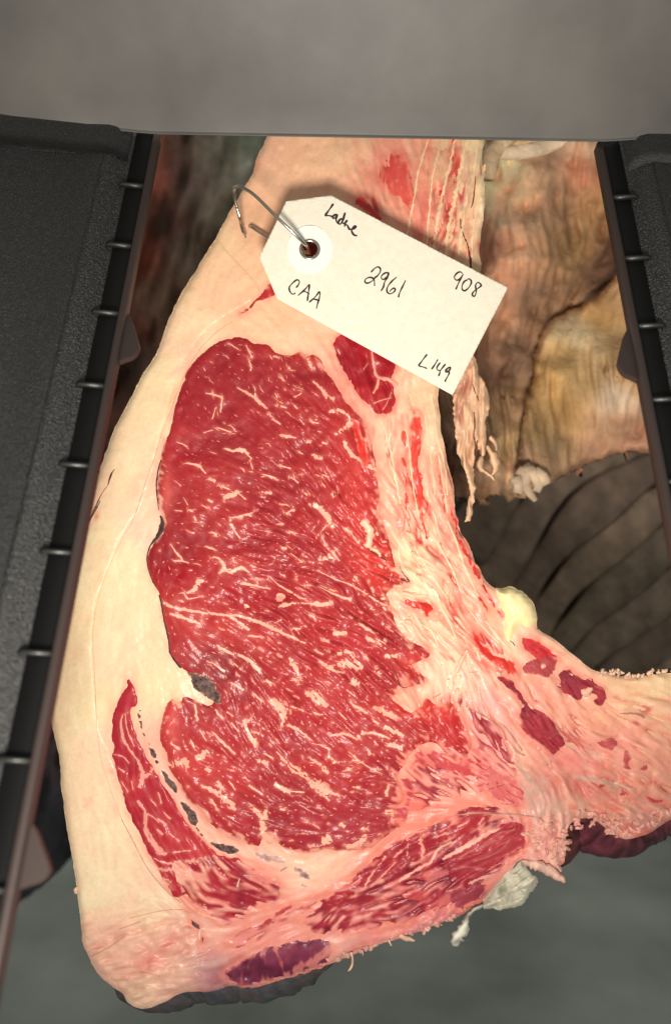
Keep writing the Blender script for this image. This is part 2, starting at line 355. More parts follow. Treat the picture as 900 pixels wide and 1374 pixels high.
RED_STAINS = [(520,238,28,22,60,(205,70,60),.75),(500,275,26,16,35,(150,35,30),.9),(546,255,30,9,70,(215,80,70),.6),(536,215,20,8,50,(215,90,78),.6),(572,190,7,16,0,(225,100,85),.5),(590,258,6,12,0,(210,50,45),.85),
 (565,300,8,50,12,(215,100,85),.6),(608,205,6,10,0,(215,70,55),.7),(340,220,10,8,0,(230,120,100),.6),(655,895,26,9,35,(222,60,48),.85),(640,860,28,8,60,(225,90,70),.7),(365,1296,80,22,-12,(150,62,82),.85),(470,1180,70,14,-38,(196,72,78),.55),(560,1115,70,16,-28,(196,72,80),.5),(630,1150,60,22,-30,(180,76,88),.45),(430,1215,50,10,-35,(206,84,84),.5),(340,1242,60,10,-30,(206,92,92),.5),(560,1222,60,10,-22,(190,96,106),.5),(600,1195,40,14,-30,(170,76,90),.5),(290,1190,60,26,30,(206,80,84),.45),(350,1180,30,24,0,(204,76,80),.5),(575,1020,34,14,30,(206,90,88),.6),(552,1066,14,30,10,(206,92,92),.5),(640,985,14,40,-10,(220,120,108),.5),(700,940,30,14,45,(225,110,100),.5),
 (610,1085,40,12,-10,(225,90,80),.6),(575,1085,30,18,-15,(230,110,95),.6),(530,905,18,12,20,(220,80,65),.5),(600,945,25,12,30,(220,70,60),.5),(210,1285,40,8,-22,(222,125,115),.7),(180,1310,30,6,-20,(222,130,120),.5),
 (230,1265,10,12,0,(225,140,125),.5),(120,1075,8,8,0,(228,150,135),.6),(122,1010,4,3,0,(215,140,110),.5),(150,1036,5,4,0,(225,140,125),.5),(620,1020,30,20,0,(230,130,115),.3),(660,1080,40,8,10,(230,150,130),.4),
 (760,1020,30,14,25,(215,90,90),.45),(840,940,24,6,-30,(220,120,90),.5),(870,975,20,5,-20,(222,130,100),.5),(720,985,20,30,-30,(222,130,115),.35),(730,1060,16,16,0,(205,90,95),.5),(790,1060,34,7,12,(205,100,105),.4),
 (740,1125,10,20,20,(200,70,80),.6),(380,1262,60,8,-8,(225,110,110),.5),(520,1250,50,7,-22,(215,90,100),.5),(320,1290,16,10,0,(170,60,80),.7),(540,660,20,60,15,(232,140,120),.35),(600,690,8,40,-30,(225,110,95),.4),
 (475,545,10,50,-25,(232,120,105),.5),(505,720,10,40,-30,(225,90,75),.5),(640,830,8,60,-35,(225,120,100),.35),(250,1170,20,8,40,(235,150,140),.4),(200,1000,8,40,8,(235,160,150),.4),(170,930,14,40,5,(236,170,150),.4),
 (135,660,6,30,20,(235,160,140),.35),(118,705,5,14,20,(215,80,80),.5),(129,690,4,8,0,(200,60,60),.6),(230,560,5,60,15,(238,160,145),.5),(250,480,6,40,35,(238,165,150),.5),(190,720,26,14,0,(240,185,165),.4),(215,680,10,50,0,(240,180,165),.4)]
def fat_color(x, y, d=None):
    c = samp(FATC, x, y) * (1 + 0.03 * samp(N25, x, y) + (0.035 * np.clip(samp(ROUGH, x, y) - 0.2, 0, 2)) * samp(L2, x, y) + 0.02 * samp(N9, x, y))[:, None]
    g = (samp(GRAINY, x, y) * smooth(0.2, 1.4, samp(N4, x + 50, y) + 0.6 * samp(N9, x, y)) * 0.5)[:, None]; c = c * (1 - g) + lin((188, 84, 84)) * g
    for cx, cy, rx, ry, an, rgb, st in RED_STAINS:
        k = st * gauss(x, y, cx, cy, rx, ry, an) * np.clip(0.8 + 0.45 * samp(L2, x, y), 0, 1.3)
        k = np.clip(k, 0, 1)[:, None]; c = c * (1 - k) + lin(rgb) * k
    # thin pink veining where the fat is rough
    v = smooth(1.1, 2.2, samp(L2, x + 37, y) ) * np.clip(samp(ROUGH, x, y) - 0.25, 0, 1.2) * 0.6
    c = c * (1 - v[:, None]) + lin((214, 100, 84)) * v[:, None]
    rg = np.clip(samp(ROUGH, x, y) - 0.3, 0, 1.2)
    lo = (smooth(0.4, 1.8, -samp(L4, x, y) + 0.3 * samp(N9, x, y)) * 0.5 * rg)[:, None]; c = c * (1 - lo) + lin((212, 98, 86)) * lo
    hi = (smooth(0.5, 2.0, samp(L4, x, y)) * 0.35 * rg)[:, None]; c = c * (1 - hi) + lin((246, 214, 184)) * hi
    bl = smooth(0.6, 1.8, samp(N25, x - 200, y + 90)) * 0.22
    c = c * (1 - bl[:, None]) + lin((238, 182, 158)) * bl[:, None]
    return np.clip(c, 0.004, 0.86)
def muscle_color(base, dark, bright, marble=1.0, pink=(222, 132, 116), edge_w=2.2, edge_k=0.7, blobs=(), fl=0.03, fat=None):
    def f(x, y, d, fm=None):
        t = np.clip(0.5 + 0.16 * samp(N80, x, y) + 0.10 * samp(N25, x, y) + 0.4 * fl * samp(L1, x, y) + 0.025 * samp(L2, x, y) + 0.03 * samp(N4, x, y), 0, 1)[:, None]
        B, K, R = lin(base), lin(dark), lin(bright)
        c = np.where(t < 0.5, K + (B - K) * t * 2, B + (R - B) * (t * 2 - 1))
        for cx, cy, rx, ry, an, rgb, st in blobs:
            k = np.clip(st * gauss(x, y, cx, cy, rx, ry, an), 0, 1)[:, None]; c = c * (1 - k) + lin(rgb) * (0.8 + 0.4 * t) * k
        mk = marble(x, y) if callable(marble) else marble
        m = smooth(1.35, 2.5, samp(L3, x, y) + 0.35 * samp(N25, x, y)) * 0.15 * mk + smooth(1.0, 2.8, samp(L2, x, y)) * 0.04 * mk
        m = np.clip(m, 0, 0.9)[:, None]; c = c * (1 - m) + lin(pink) * m
        ew = edge_w(x, y) if callable(edge_w) else edge_w
        s = 1.15 - d / ew + (0.50 * samp(L2, x, y) + 0.30 * samp(N9, x, y) + 0.35 * samp(N4, x, y)) * np.clip(ew / 5.0, 0.15, 1)
        e = np.clip(edge_k * smooth(0.1, 1.3, s), 0, 0.95)[:, None]; fc = lin(fat) if fat is not None else 0.62 * fat_color(x, y) + 0.38 * lin((226, 120, 104)); c = c * (1 - e) + fc * e
        if fm is not None:
            k = np.clip(fm, 0, 0.75)[:, None]; c = c * (1 - k) + lin((216, 122, 108)) * k
        return np.clip(c, 0.003, 0.9)
    return f

beef = empty('beef_rib_section', (0.0, 0.02, CZ - 0.09), 'marbled red beef rib cut face with thick cream fat cap, filling the black hood', 'beef cut')
LEFT = [(372,120),(366,150),(360,176),(352,197),(343,214),(340,230),(330,248),(318,268),(306,288),(290,318),(270,350),(264,362),(247,387),(238,405),(230,420),(223,438),(213,467),(202,488),(190,505),(173,540),
 (163,560),(153,577),(143,607),(133,633),(122,667),(112,698),(98,735),(80,790),(67,850),(60,910),(62,948),(65,957),(70,972),(74,990),(78,1008),(81,1027),(82,1050),(85,1073),(88,1096),(91,1117),(95,1140),(99,1160),
 (103,1190),(105,1210),(108,1228),(110,1250),(111,1265),(119,1282)]
BOTTOM = [(124,1294),(132,1306),(148,1322),(165,1333),(172,1345),(185,1353),(201,1352),(222,1344),(240,1334),(258,1331),(285,1330),(312,1323),(343,1325),(370,1317),(400,1307),(436,1296),(455,1288),(469,1283),(490,1274),(517,1265),
 (550,1254),(568,1247),(598,1236),(608,1233),(624,1224),(645,1211),(664,1190),(684,1168),(697,1155),(718,1157),(741,1164),(755,1158),(759,1141),(759,1117),(766,1104),(783,1098),(800,1102),(822,1118),(838,1126),(858,1122),(872,1117),(900,1100),(960,1080)]
RIGHT = [(965,1000),(960,900),(900,902),(870,905),(852,910),(828,905),(810,902),(792,897),(778,886),(765,875),(741,857),(722,843),(719,827),(717,812),(705,799),(684,789),(669,791),(654,782),(640,761),(630,734),(618,713),(612,695),
 (609,667),(607,646),(601,625),(597,604),(592,580),(590,559),(588,526),(598,480),(618,430),(638,385),(645,360),(643,335),(647,300),(650,262),(648,230),(646,205),(650,185),(652,120),(640,20),(560,-40),(440,-30),(385,40)]
FACE = LEFT + BOTTOM + RIGHT
# the fat that carries everything; its rim rolls back
loops = [loop_pts(FACE, 1.5, 0.35)]
fx, fy, fd, fF, (rxs, rys, rin, rD) = plate_mesh(loops, 2.0)
gx, gy = np.meshgrid(np.arange(NX) + X0, np.arange(NY) + Y0)
ia = np.clip(((gx - rxs[0]) / 2.0 + 0.5).astype(int), 0, len(rxs) - 1); ib = np.clip(((gy - rys[0]) / 2.0 + 0.5).astype(int), 0, len(rys) - 1)
HMAP -= (7.0 * np.exp(-rD[ib, ia] / 3.5)).astype(np.float32)      # the rim of the face rolls back
fz = samp(HMAP, fx, fy)
o = link_mesh('intermuscular_fat', PH(fx, fy, fz), fF, M_fat, beef, fat_color(fx, fy)); FATS.append((o, fx, fy))
# flanks of the section behind the face: rings going back and out
ring = loops[0][::3]; n = len(ring)
tn = np.roll(ring, -2, 0) - np.roll(ring, 2, 0); tn /= np.linalg.norm(tn, axis=1)[:, None] + 1e-9
nrm = np.stack([tn[:, 1], -tn[:, 0]], 1)
cen = ring.mean(0)
area2 = np.sum(ring[:, 0] * np.roll(ring[:, 1], -1) - np.roll(ring[:, 0], -1) * ring[:, 1])
if area2 < 0: nrm = -nrm                      # outward in pixel space
for _ in range(6): nrm = (nrm + np.roll(nrm, 1, 0) + np.roll(nrm, -1, 0)) / 3
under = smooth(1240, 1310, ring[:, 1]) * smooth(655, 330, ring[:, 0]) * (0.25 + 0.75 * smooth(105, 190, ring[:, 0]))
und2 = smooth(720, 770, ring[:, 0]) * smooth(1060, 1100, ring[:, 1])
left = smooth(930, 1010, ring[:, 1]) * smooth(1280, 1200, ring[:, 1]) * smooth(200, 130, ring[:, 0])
Vs, Cs = [], []
dm = 1 - 0.93 * smooth(600, 625, ring[:, 0]) * smooth(1040, 1000, ring[:, 1])       # shallow where the chest cavity opens
for depth, ou, ol, o2 in ((4.5, -1.0, -1.0, -1.0), (9, 1, 0.5, 2), (14, 10, 3, 12), (34, 30, 9, 36), (70, 52, 16, 62), (130, 66, 20, 72), (260, 66, 18, 66)):
    off = -2.0 * (depth > 0) + under * ou * (1 + 0.35 * np.exp(-((ring[:, 0] - 340) / 130) ** 2)) + left * ol + und2 * o2
    jit = (2.0 if depth > 20 else 0.5) * RNG.standard_normal(n); jit = (jit + np.roll(jit, 1) + np.roll(jit, -1)) / 1.7
    x = ring[:, 0] + nrm[:, 0] * (off + jit); y = ring[:, 1] + nrm[:, 1] * (off + jit)
    vv = P(x, y, CD); vv[:, 1] += np.where(depth > 9, 9 + (depth - 9) * dm, depth) * S; Vs.append(vv)
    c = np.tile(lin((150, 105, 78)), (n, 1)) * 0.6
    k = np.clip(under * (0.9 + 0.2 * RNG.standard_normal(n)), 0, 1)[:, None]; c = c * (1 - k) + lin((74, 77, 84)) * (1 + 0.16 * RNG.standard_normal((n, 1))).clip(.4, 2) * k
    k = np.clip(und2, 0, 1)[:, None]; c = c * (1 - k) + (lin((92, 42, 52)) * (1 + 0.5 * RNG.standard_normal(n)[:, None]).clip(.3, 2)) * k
    Cs.append(c)
Fk = [((r * n) + i, (r + 1) * n + i, (r + 1) * n + (i + 1) % n, r * n + (i + 1) % n) for r in range(6) for i in range(n)]
o = link_mesh('outer_flank', np.concatenate(Vs), Fk, M_dry, beef, np.clip(np.concatenate(Cs), 0.004, 0.9)); o['label'] = 'dark dried outer side below the cut face'

# outer layer of the fat cap, bounded inwards by a fine seam
CAPFAT = [(108,712)] + LEFT[26:-2] + [(122,1262),(160,1240),(205,1205),(240,1222),(262,1226),(268,1214),(250,1190),(232,1168),(214,1145),(198,1120),(182,1088),(168,1058),(156,1030),(146,1005),(137,985),(131,960),(128,930),(126,900),
 (125,860),(126,838),(130,810),(140,780),(152,750),(164,722),(176,702),(186,688),(196,664),(206,628),(214,590),(222,562),(230,530),(240,502),(252,478),(270,452),(292,432),(320,415),(345,398),(345,380),(300,330),(296,322)] + [(290,322),(270,352),(247,389),(230,422),(213,469),(190,507),(153,579),(133,635)]
plate('outer_fat_cap', CAPFAT, M_fat, beef, fat_color, H=1.3, edge=2.0, sink=0.8, res=2.0, rough=0.25)
# bottom left lobe of paler, uneven fat
LOBE = [(119,1276),(140,1258),(170,1240),(205,1225),(235,1222),(252,1230),(260,1245),(266,1260),(270,1280),(272,1300),(268,1318),(258,1326),(240,1330),(220,1340),(200,1347),(184,1348),(172,1338),(160,1326),(145,1315),(130,1300)]
plate('corner_fat_lobe', LOBE, M_fat, beef, fat_color, H=3.0, edge=6, sink=1.0, res=2.0, rough=1.2, relief=lambda x, y: 0.9 * samp(N9, x, y) + 0.7 * samp(L2, x, y))

# ------------------------------------------------------------ the rib eye
RIBEYE = [(315,452),(330,454),(342,460),(360,463),(369,472),(390,476),(402,470),(411,476),(420,474),(429,480),(433,488),(440,500),(449,512),(456,524),(464,538),(474,548),(484,558),(492,572),(498,589),(503,612),(506,634),(510,658),(511,676),
 (512,695),(519,713),(524,730),(529,748),(531,768),(549,778),(546,790),(530,790),(521,797),(524,812),(530,830),(536,845),(549,857),(560,864),(573,870),(576,881),(566,886),(558,893),(566,904),(574,914),(560,920),(544,924),(534,930),
 (527,938),(538,946),(550,955),(562,948),(572,936),(590,947),(598,940),(608,944),(617,955),(624,968),(631,985),(632,1003),(624,1016),(611,1021),(598,1012),(586,1000),(572,998),(560,1004),(549,1013),(543,1028),(534,1042),(540,1056),(543,1070),
 (534,1084),(536,1098),(531,1113),(518,1124),(498,1137),(470,1143),(439,1141),(415,1145),(386,1141),(372,1132),(362,1120),(352,1126),(349,1136),(335,1134),(316,1129),(304,1121),(292,1114),(277,1102),(268,1087),(250,1072),(241,1054),(232,1040),
 (226,1030),(222,1012),(215,997),(214,982),(217,968),(220,955),(225,942),(232,936),(240,940),(246,934),(256,936),(270,942),(284,944),(290,930),(278,916),(262,910),(252,904),(242,896),(233,886),(226,874),(222,848),(217,824),(214,800),(204,779),
 (198,761),(198,746),(205,729),(219,713),(217,695),(213,679),(210,658),(213,625),(219,598),(229,574),(234,544),(243,517),(255,490),(273,472),(294,457)]
EYE_BLOBS = [(280,520,70,70,0,(160,36,44),.6),(480,640,30,130,-12,(200,58,52),.5),(400,1000,200,90,0,(176,54,60),.35),(460,1110,90,40,0,(160,48,62),.55),(600,980,40,30,0,(190,46,48),.7),(570,950,50,16,0,(222,66,50),.6),
 (240,775,36,22,10,(160,18,30),.85),(330,800,70,14,6,(165,28,38),.6),(225,660,8,40,0,(215,95,85),.7),(300,850,90,30,20,(200,70,62),.4),(500,760,24,60,-25,(212,66,54),.5),(470,860,50,30,30,(186,54,60),.5),(555,890,30,22,0,(210,70,62),.5),
 (250,620,40,30,0,(158,28,38),.5),(330,560,70,40,0,(172,44,50),.4),(400,470,60,14,10,(205,50,48),.5),(250,1030,40,30,0,(206,70,66),.5),(230,960,12,40,0,(212,80,74),.5),(330,1110,60,20,20,(165,44,56),.4)]
eye_marble = lambda x, y: 0.35 + 0.75 * smooth(500, 700, y) * smooth(200, 300, x) + 0.4 * smooth(330, 440, x)
EYE_EDGE = lambda x, y: 1.6 + 7.0 * smooth(430, 520, x) * smooth(520, 640, y) + 5.0 * smooth(330, 440, x) * smooth(520, 470, y) + 4.0 * smooth(1040, 1110, y) + 5.0 * gauss(x, y, 215, 660, 10, 60) + 6 * gauss(x, y, 235, 950, 30, 25)
eye = plate('ribeye_muscle', RIBEYE, M_lean, beef, muscle_color((160, 40, 44), (128, 24, 34), (182, 54, 54), marble=eye_marble, blobs=EYE_BLOBS, edge_w=EYE_EDGE, edge_k=0.85),
            H=2.6, edge=3.0, sink=1.2, res=1.5, rough=0.55, relief=lambda x, y: 0.5 * samp(N25, x, y) + 0.06 * samp(L2, x, y) + 0.2 * samp(N9, x, y) + 1.0 * np.sin((y + 0.25 * x) / 23) * gauss(x, y, 320, 800, 130, 60) * samp(N25, x, y))
eye['label'] = 'large oval red muscle flecked with fat'

FLK, RIM = (236, 174, 150), (188, 74, 70)
TR = []   # traced marbling, photo coordinates
A_ = [[(320,325,8),(350,330,14),(395,342,12)],[(395,342,8),(390,375,15),(385,410,12)],[(365,390,5),(350,440,9)],[(460,300,9),(500,320,18),(540,345,26),(575,380,22),(595,392,9)],[(540,300,7),(542,342,12)],[(425,100,6),(450,118,10),(467,130,5)],
 [(500,110,9),(518,145,16),(528,168,12)],[(512,180,10),(522,200,16),(520,225,9)],[(622,160,20),(650,168,26)],[(768,150,16),(780,185,26),(790,212,10)],[(800,270,14),(835,305,24),(865,342,32),(895,352,24)],[(715,342,8),(748,325,10),(746,305,6)],[(630,378,8),(660,383,13),(682,392,7)],
 [(600,410,6),(612,430,10)],[(615,440,8),(655,463,14)],[(655,512,16),(690,520,20),(725,524,9)],[(370,478,7),(405,490,13),(435,500,8)],[(310,502,5),(352,490,6)],[(428,465,6),(452,490,9)],[(190,543,6),(215,552,11),(240,566,7)],[(405,573,10),(445,582,24),(485,580,36),(510,598,26),(525,620,9)],
 [(520,630,10),(530,665,9)],[(235,640,10),(285,646,18),(305,668,12),(322,684,7)],[(335,705,22),(362,722,30)],[(390,742,12),(425,754,13)],[(398,790,28),(430,780,46),(470,765,26)],[(460,768,10),(500,800,9)],[(575,688,9),(605,695,14),(635,705,12)],[(735,588,22),(755,598,10)],[(770,540,28),(790,545,14)],
 [(840,548,20),(862,552,12)],[(795,600,22),(825,612,36),(840,622,18)],[(890,765,40),(900,785,40)],[(780,820,20),(825,835,34),(850,865,30),(872,888,16)],[(680,862,12),(718,846,18)],[(585,768,12),(615,772,18)],[(245,845,15),(262,852,12)],[(180,850,6),(215,852,8)],[(425,882,10),(475,878,14),(530,860,8)],[(270,875,12),(276,896,16)],
 [(785,450,9),(825,460,13)],[(655,255,16),(668,270,9)],[(715,380,12),(730,395,8)],[(650,375,8),(675,390,12)],[(330,800,16),(350,812,18)],[(180,715,5),(210,740,8)],[(220,790,5),(240,825,8)],[(300,825,6),(330,840,10)],[(700,700,9),(735,725,14)],[(655,650,8),(700,662,12)],[(735,690,10),(750,692,8)],[(690,210,18),(700,220,9)],[(630,325,9),(640,345,12)],[(760,770,8),(775,780,14)],[(560,770,7),(575,765,9)],[(805,420,6),(820,432,8)],[(740,440,6),(760,465,8)],[(650,820,14),(690,826,8)],[(840,690,9),(870,700,10)],[(820,495,7),(835,500,7)]]
B_ = [[(165,165,7),(185,200,12),(208,225,14),(215,240,10)],[(175,242,7),(210,242,10),(245,252,7)],[(355,222,12),(385,236,22),(402,275,28),(378,298,18)],[(395,280,18),(440,288,32),(480,272,24),(515,295,11)],[(235,385,16),(262,375,32),(290,335,38),(312,332,16)],[(220,385,6),(242,412,13)],[(245,412,10),(295,402,7)],
 [(430,55,22),(440,92,18),(475,142,8)],[(450,48,6),(500,34,9),(535,26,6)],[(262,50,10),(270,70,18)],[(345,112,14),(370,126,20)],[(245,112,6),(270,118,10)],[(485,340,18),(535,352,18),(610,366,8)],[(610,318,4),(650,352,10),(695,378,13),(740,406,11),(772,413,4)],[(645,446,22),(700,434,18),(760,430,11),(830,440,20),(888,428,28)],[(320,175,10),(345,188,16),(362,192,7)],
 [(700,208,8),(752,248,10)],[(825,238,16),(868,225,36),(898,210,44)],[(718,290,9),(728,312,16)],[(660,185,16),(682,188,22)],[(590,105,14),(600,122,10)],[(678,28,9),(712,14,15),(740,4,8)],[(835,8,24),(862,50,40),(888,95,36)],[(838,130,9),(858,172,9)],[(235,10,10),(265,20,14)],[(690,108,8),(720,120,14)],[(520,260,14),(535,268,9)],[(540,320,8),(575,328,10)],[(440,225,8),(450,250,12)],
 [(130,430,20),(195,455,24),(260,465,20),(330,478,12)],[(330,474,14),(400,484,18),(470,488,16),(540,508,18),(600,535,26),(655,560,22),(710,585,14),(765,612,9)],[(160,478,14),(225,498,24),(300,525,12)],[(425,488,12),(475,522,22),(515,550,10)],[(510,575,10),(560,582,12)],[(370,618,10),(400,640,18),(445,662,8)],[(465,658,11),(515,688,18),(545,715,20),(565,745,12)],[(695,675,14),(718,712,22),(738,755,14)],
 [(590,775,20),(615,795,28)],[(765,832,22),(810,860,40),(860,895,24)],[(605,865,18),(655,888,34)],[(845,590,12),(868,602,20)],[(780,482,9),(802,492,16),(808,506,9)],[(355,700,8),(405,738,14)],[(535,835,10),(572,872,11)],[(708,765,12),(735,788,18)],[(825,690,12),(890,722,15)],[(430,785,8),(490,820,14)],[(445,700,6),(480,730,9)],[(325,690,8),(350,700,6)],[(770,350,16),(790,354,9)],[(830,350,6),(895,378,14)],[(700,545,10),(745,545,9)],[(630,520,6),(660,505,7)]]
C_ = [[(10,0,24),(45,45,34),(75,80,40),(100,98,18)],[(60,85,9),(20,130,8)],[(20,236,16),(60,222,38),(85,200,26)],[(85,205,14),(118,242,9)],[(180,318,40),(196,322,38)],[(20,284,7),(90,320,8),(170,350,10),(240,392,8),(290,424,12),(345,448,8)],[(20,354,5),(90,388,11),(170,418,22)],[(0,432,22),(80,434,22)],[(150,95,22),(180,130,18),(205,165,9)],[(205,518,16),(235,540,22),(265,562,8)],[(90,568,26),(150,565,28)],[(52,598,20),(75,602,12)],
 [(235,585,20),(275,604,14)],[(290,605,28),(325,602,28)],[(108,658,16),(150,648,18),(185,668,26)],[(110,705,24),(165,702,40),(220,722,26)],[(282,712,20),(298,748,22)],[(320,668,28),(375,668,28)],[(172,780,30),(205,795,24)],[(0,828,24),(65,890,30)],[(20,690,10),(100,735,12)],[(260,360,14),(270,385,16)],[(255,455,14),(275,462,10)],[(0,495,20),(12,500,18)],[(150,820,8),(190,850,8)],[(235,670,14),(245,680,10)],[(5,640,8),(45,660,8)]]
D_ = [[(158,12,12),(180,45,22),(206,82,12)],[(52,105,22),(80,125,26)],[(380,40,22),(430,46,34),(485,50,24)],[(305,34,8),(340,58,14),(405,78,9)],[(550,45,22),(570,85,16)],[(430,100,14),(465,125,26)],[(225,160,26),(268,200,44),(330,238,24)],[(75,200,18),(112,222,42),(142,248,40),(130,285,26),(128,318,14)],[(430,205,8),(470,235,16),(510,256,14)],[(535,228,18),(585,252,32),(640,276,14)],[(585,318,24),(630,338,34),(670,360,14)],[(468,368,18),(495,342,20)],[(495,345,12),(545,348,12),(610,370,12)],
 [(340,358,7),(400,350,14),(465,374,8)],[(150,308,10),(200,332,14),(255,372,7)],[(260,392,4),(325,402,4)],[(508,418,18),(525,440,20)],[(335,448,16),(365,480,26)],[(445,460,24),(470,468,16)],[(425,428,3),(500,488,7),(575,530,4)],[(245,452,8),(300,488,20),(335,525,14)],[(105,428,9),(150,478,18),(195,518,32),(250,552,18)],[(250,560,24),(300,588,54),(325,620,40)],[(330,600,30),(385,628,14)],[(300,610,26),(340,648,12)],[(95,575,20),(165,612,20)],[(20,468,20),(65,482,20)],[(0,688,12),(38,722,26),(42,790,34),(85,838,26)],
 [(165,605,6),(228,610,5)],[(310,838,32),(345,815,40)],[(415,856,20),(470,838,42),(505,802,16)],[(590,702,30),(625,700,22)],[(605,575,14),(592,628,20)],[(388,748,20),(410,762,22)],[(600,400,20),(665,412,30)],[(180,105,12),(205,128,10)],[(270,255,12),(295,262,8)],[(380,250,5),(415,285,8)],[(170,225,12),(225,248,8)],[(0,340,12),(45,358,14)],[(45,435,8),(90,460,10)],[(60,690,9),(75,705,8)],[(120,685,14),(140,690,10)],[(20,160,9),(50,215,14)],[(5,370,22),(8,400,18)],[(300,400,6),(345,420,8)],[(540,380,8),(555,400,6)],[(485,770,20),(490,778,14)],[(420,505,18),(435,508,10)],[(460,585,14),(475,592,10)],[(535,290,8),(560,305,10)]]
E_ = [[(755,288,20),(772,330,14),(795,385,24),(812,408,18)],[(760,290,24),(782,292,16)],[(888,200,26),(902,240,28)],[(862,108,28),(880,118,20)],[(620,342,8),(665,390,14),(720,440,10)],[(545,462,24),(595,428,30)],[(590,500,18),(605,520,20)],[(455,482,36),(495,470,30),(505,500,18)],[(418,480,14),(440,498,16)],[(565,580,9),(625,606,26),(680,640,34),(720,690,18)],[(835,468,24),(860,478,16)],[(860,690,20),(842,740,32),(845,800,26)],[(540,220,12),(548,290,14)],[(520,375,8),(535,410,8)],[(430,390,10),(470,420,14)],[(690,560,8),(720,600,8)],[(630,240,10),(660,280,14)],[(700,300,8),(735,340,8)],[(560,330,7),(590,380,7)],[(820,300,8),(850,330,8)],[(640,560,16),(660,600,20)],[(610,640,10),(640,690,12)],[(680,250,7),(710,270,7)],[(780,580,10),(840,620,8)],[(800,680,7),(830,700,10)]]
F_ = [[(0,270,24),(40,300,28),(60,340,24),(100,378,14)],[(72,410,18),(120,402,26),(158,428,18),(168,462,12)],[(100,512,26),(140,480,30),(180,455,34),(200,482,16)],[(138,540,24),(160,588,28),(215,628,26),(285,672,26)],[(55,740,34),(90,775,44),(130,800,24)],[(0,590,34),(30,618,34)],[(5,455,14),(25,470,14)],[(40,545,14),(55,552,10)],[(10,820,30),(60,870,40),(80,895,30)],[(30,190,22),(55,225,14)],[(10,690,10),(40,700,10)]]
for ox, oy, s, lst in ((180,430,3.333,A_),(180,680,3.333,B_),(420,680,3.333,C_),(340,880,3.333,D_),(100,880,3.333,E_),(420,430,3.333,F_)):
    TR += [C(ox, oy, s, st) for st in lst]
# a traced stroke may show in two overlapping crops: keep one
keep, mids = [], []
for st in TR:
    m = np.array([[q[0], q[1]] for q in st]).mean(0)
    if any(np.hypot(*(m - k)) < 5 for k in mids): continue
    mids.append(m); keep.append(st)
for i, st in enumerate(keep):
    k = random.uniform(-8, 8)
    fleck('marbling_fleck', [(q[0], q[1], q[2] * (1.04 + 0.5 * min(1.0, max(0.0, (q[1] - 780) / 120.0)))) for q in st], M_lean, eye, (FLK[0] + k * .5, FLK[1] + k, FLK[2] + k), RIM, lift=0.16, rough=0.42, seed=i)
# smaller flecks scattered along the grain, away from the traced ones
poly = loop_pts(RIBEYE, 3.0)
def inside_many(px, py, L):
    A = L; Bq = np.roll(L, -1, 0); r = np.zeros(len(px), bool)
    for a, b in zip(A, Bq):
        m = (a[1] > py) != (b[1] > py)
        r ^= m & (px < a[0] + (py - a[1]) / (b[1] - a[1] + 1e-12) * (b[0] - a[0]))
    return r
occ = np.concatenate([np.array([[q[0], q[1], q[2]] for q in loop_pts([(a[0], a[1], a[2] if len(a) > 2 else 4) for a in st], 3.0, closed=False)]) for st in keep])
def scatter(nmax, rad, wlo, whi, llo, lhi, seed, dens):
    r = np.random.default_rng(seed); px = r.uniform(198, 634, nmax * 30); py = r.uniform(452, 1146, nmax * 30)
    ok = inside_many(px, py, poly) & (r.random(len(px)) < dens(px, py)); px, py = px[ok], py[ok]; out = []; global occ
    pts = occ
    for x, y in zip(px, py):
        if len(out) >= nmax: break
        if np.any((pts[:, 0] - x) ** 2 + (pts[:, 1] - y) ** 2 < (rad + pts[:, 2] * 0.55) ** 2): continue
        if np.any((poly[:, 0] - x) ** 2 + (poly[:, 1] - y) ** 2 < 16): continue
        a = float(samp(ANG, x, y)) + r.normal(0, 0.25); L = r.uniform(llo, lhi); ww = (wlo + (whi - wlo) * r.random() ** 1.6) * (0.6 + 0.48 * float(smooth(560, 880, y)))
        bend = r.normal(0, 0.25)
        st = [(x - L * math.cos(a - bend), y - L * math.sin(a - bend), ww * 0.5), (x, y, ww), (x + L * math.cos(a + bend), y + L * math.sin(a + bend), ww * 0.5)]
        out.append(st); pts = np.vstack([pts, [[x, y, ww + L * 0.5]]])
    occ = pts
    return out
# satellites: crumbs of fat broken off beside the larger flecks make their outlines irregular
sat = []
for i, st in enumerate(keep):
    ww = max(q[2] for q in st if len(q) > 2) if len(st[0]) > 2 else 3
    if ww < 2.6: continue
    r = random.Random(i)
    for k in range(r.choice((1, 2, 3, 4))):
        q = r.choice(st); a = float(samp(ANG, q[0], q[1])) + r.gauss(0, 0.5); sg = r.choice((-1, 1)); off = q[2] * 0.5
        x = q[0] - math.sin(a) * off * sg * 0.7 + r.gauss(0, 1.5); y = q[1] + math.cos(a) * off * sg * 0.7 + r.gauss(0, 1.5); L = r.uniform(1.5, 5); w2 = r.uniform(1.4, 3.6)
        sat.append([(x - L * math.cos(a), y - L * math.sin(a), w2 * 0.5), (x, y, w2), (x + L * math.cos(a), y + L * math.sin(a), w2 * 0.45)])
dens = lambda x, y: np.clip(0.25 + 0.5 * smooth(230, 420, x) + 0.5 * smooth(600, 900, y), 0, 1)
mid = scatter(max(0, 296 - len(keep)), 6, 4.0, 8.6, 1.4, 6.0, 5, dens)
for i, st in enumerate(mid):
    fleck('marbling_fleck', st, M_lean, eye, (224, 142, 126), RIM, lift=0.12, rough=0.35, seed=900 + i)
tiny = scatter(480, 4.5, 2.6, 5.6, 0.8, 3.2, 6, dens) + scatter(560, 2.6, 1.2, 2.4, 0.6, 2.2, 8, lambda x, y: 0.3 + 0.4 * dens(x, y))
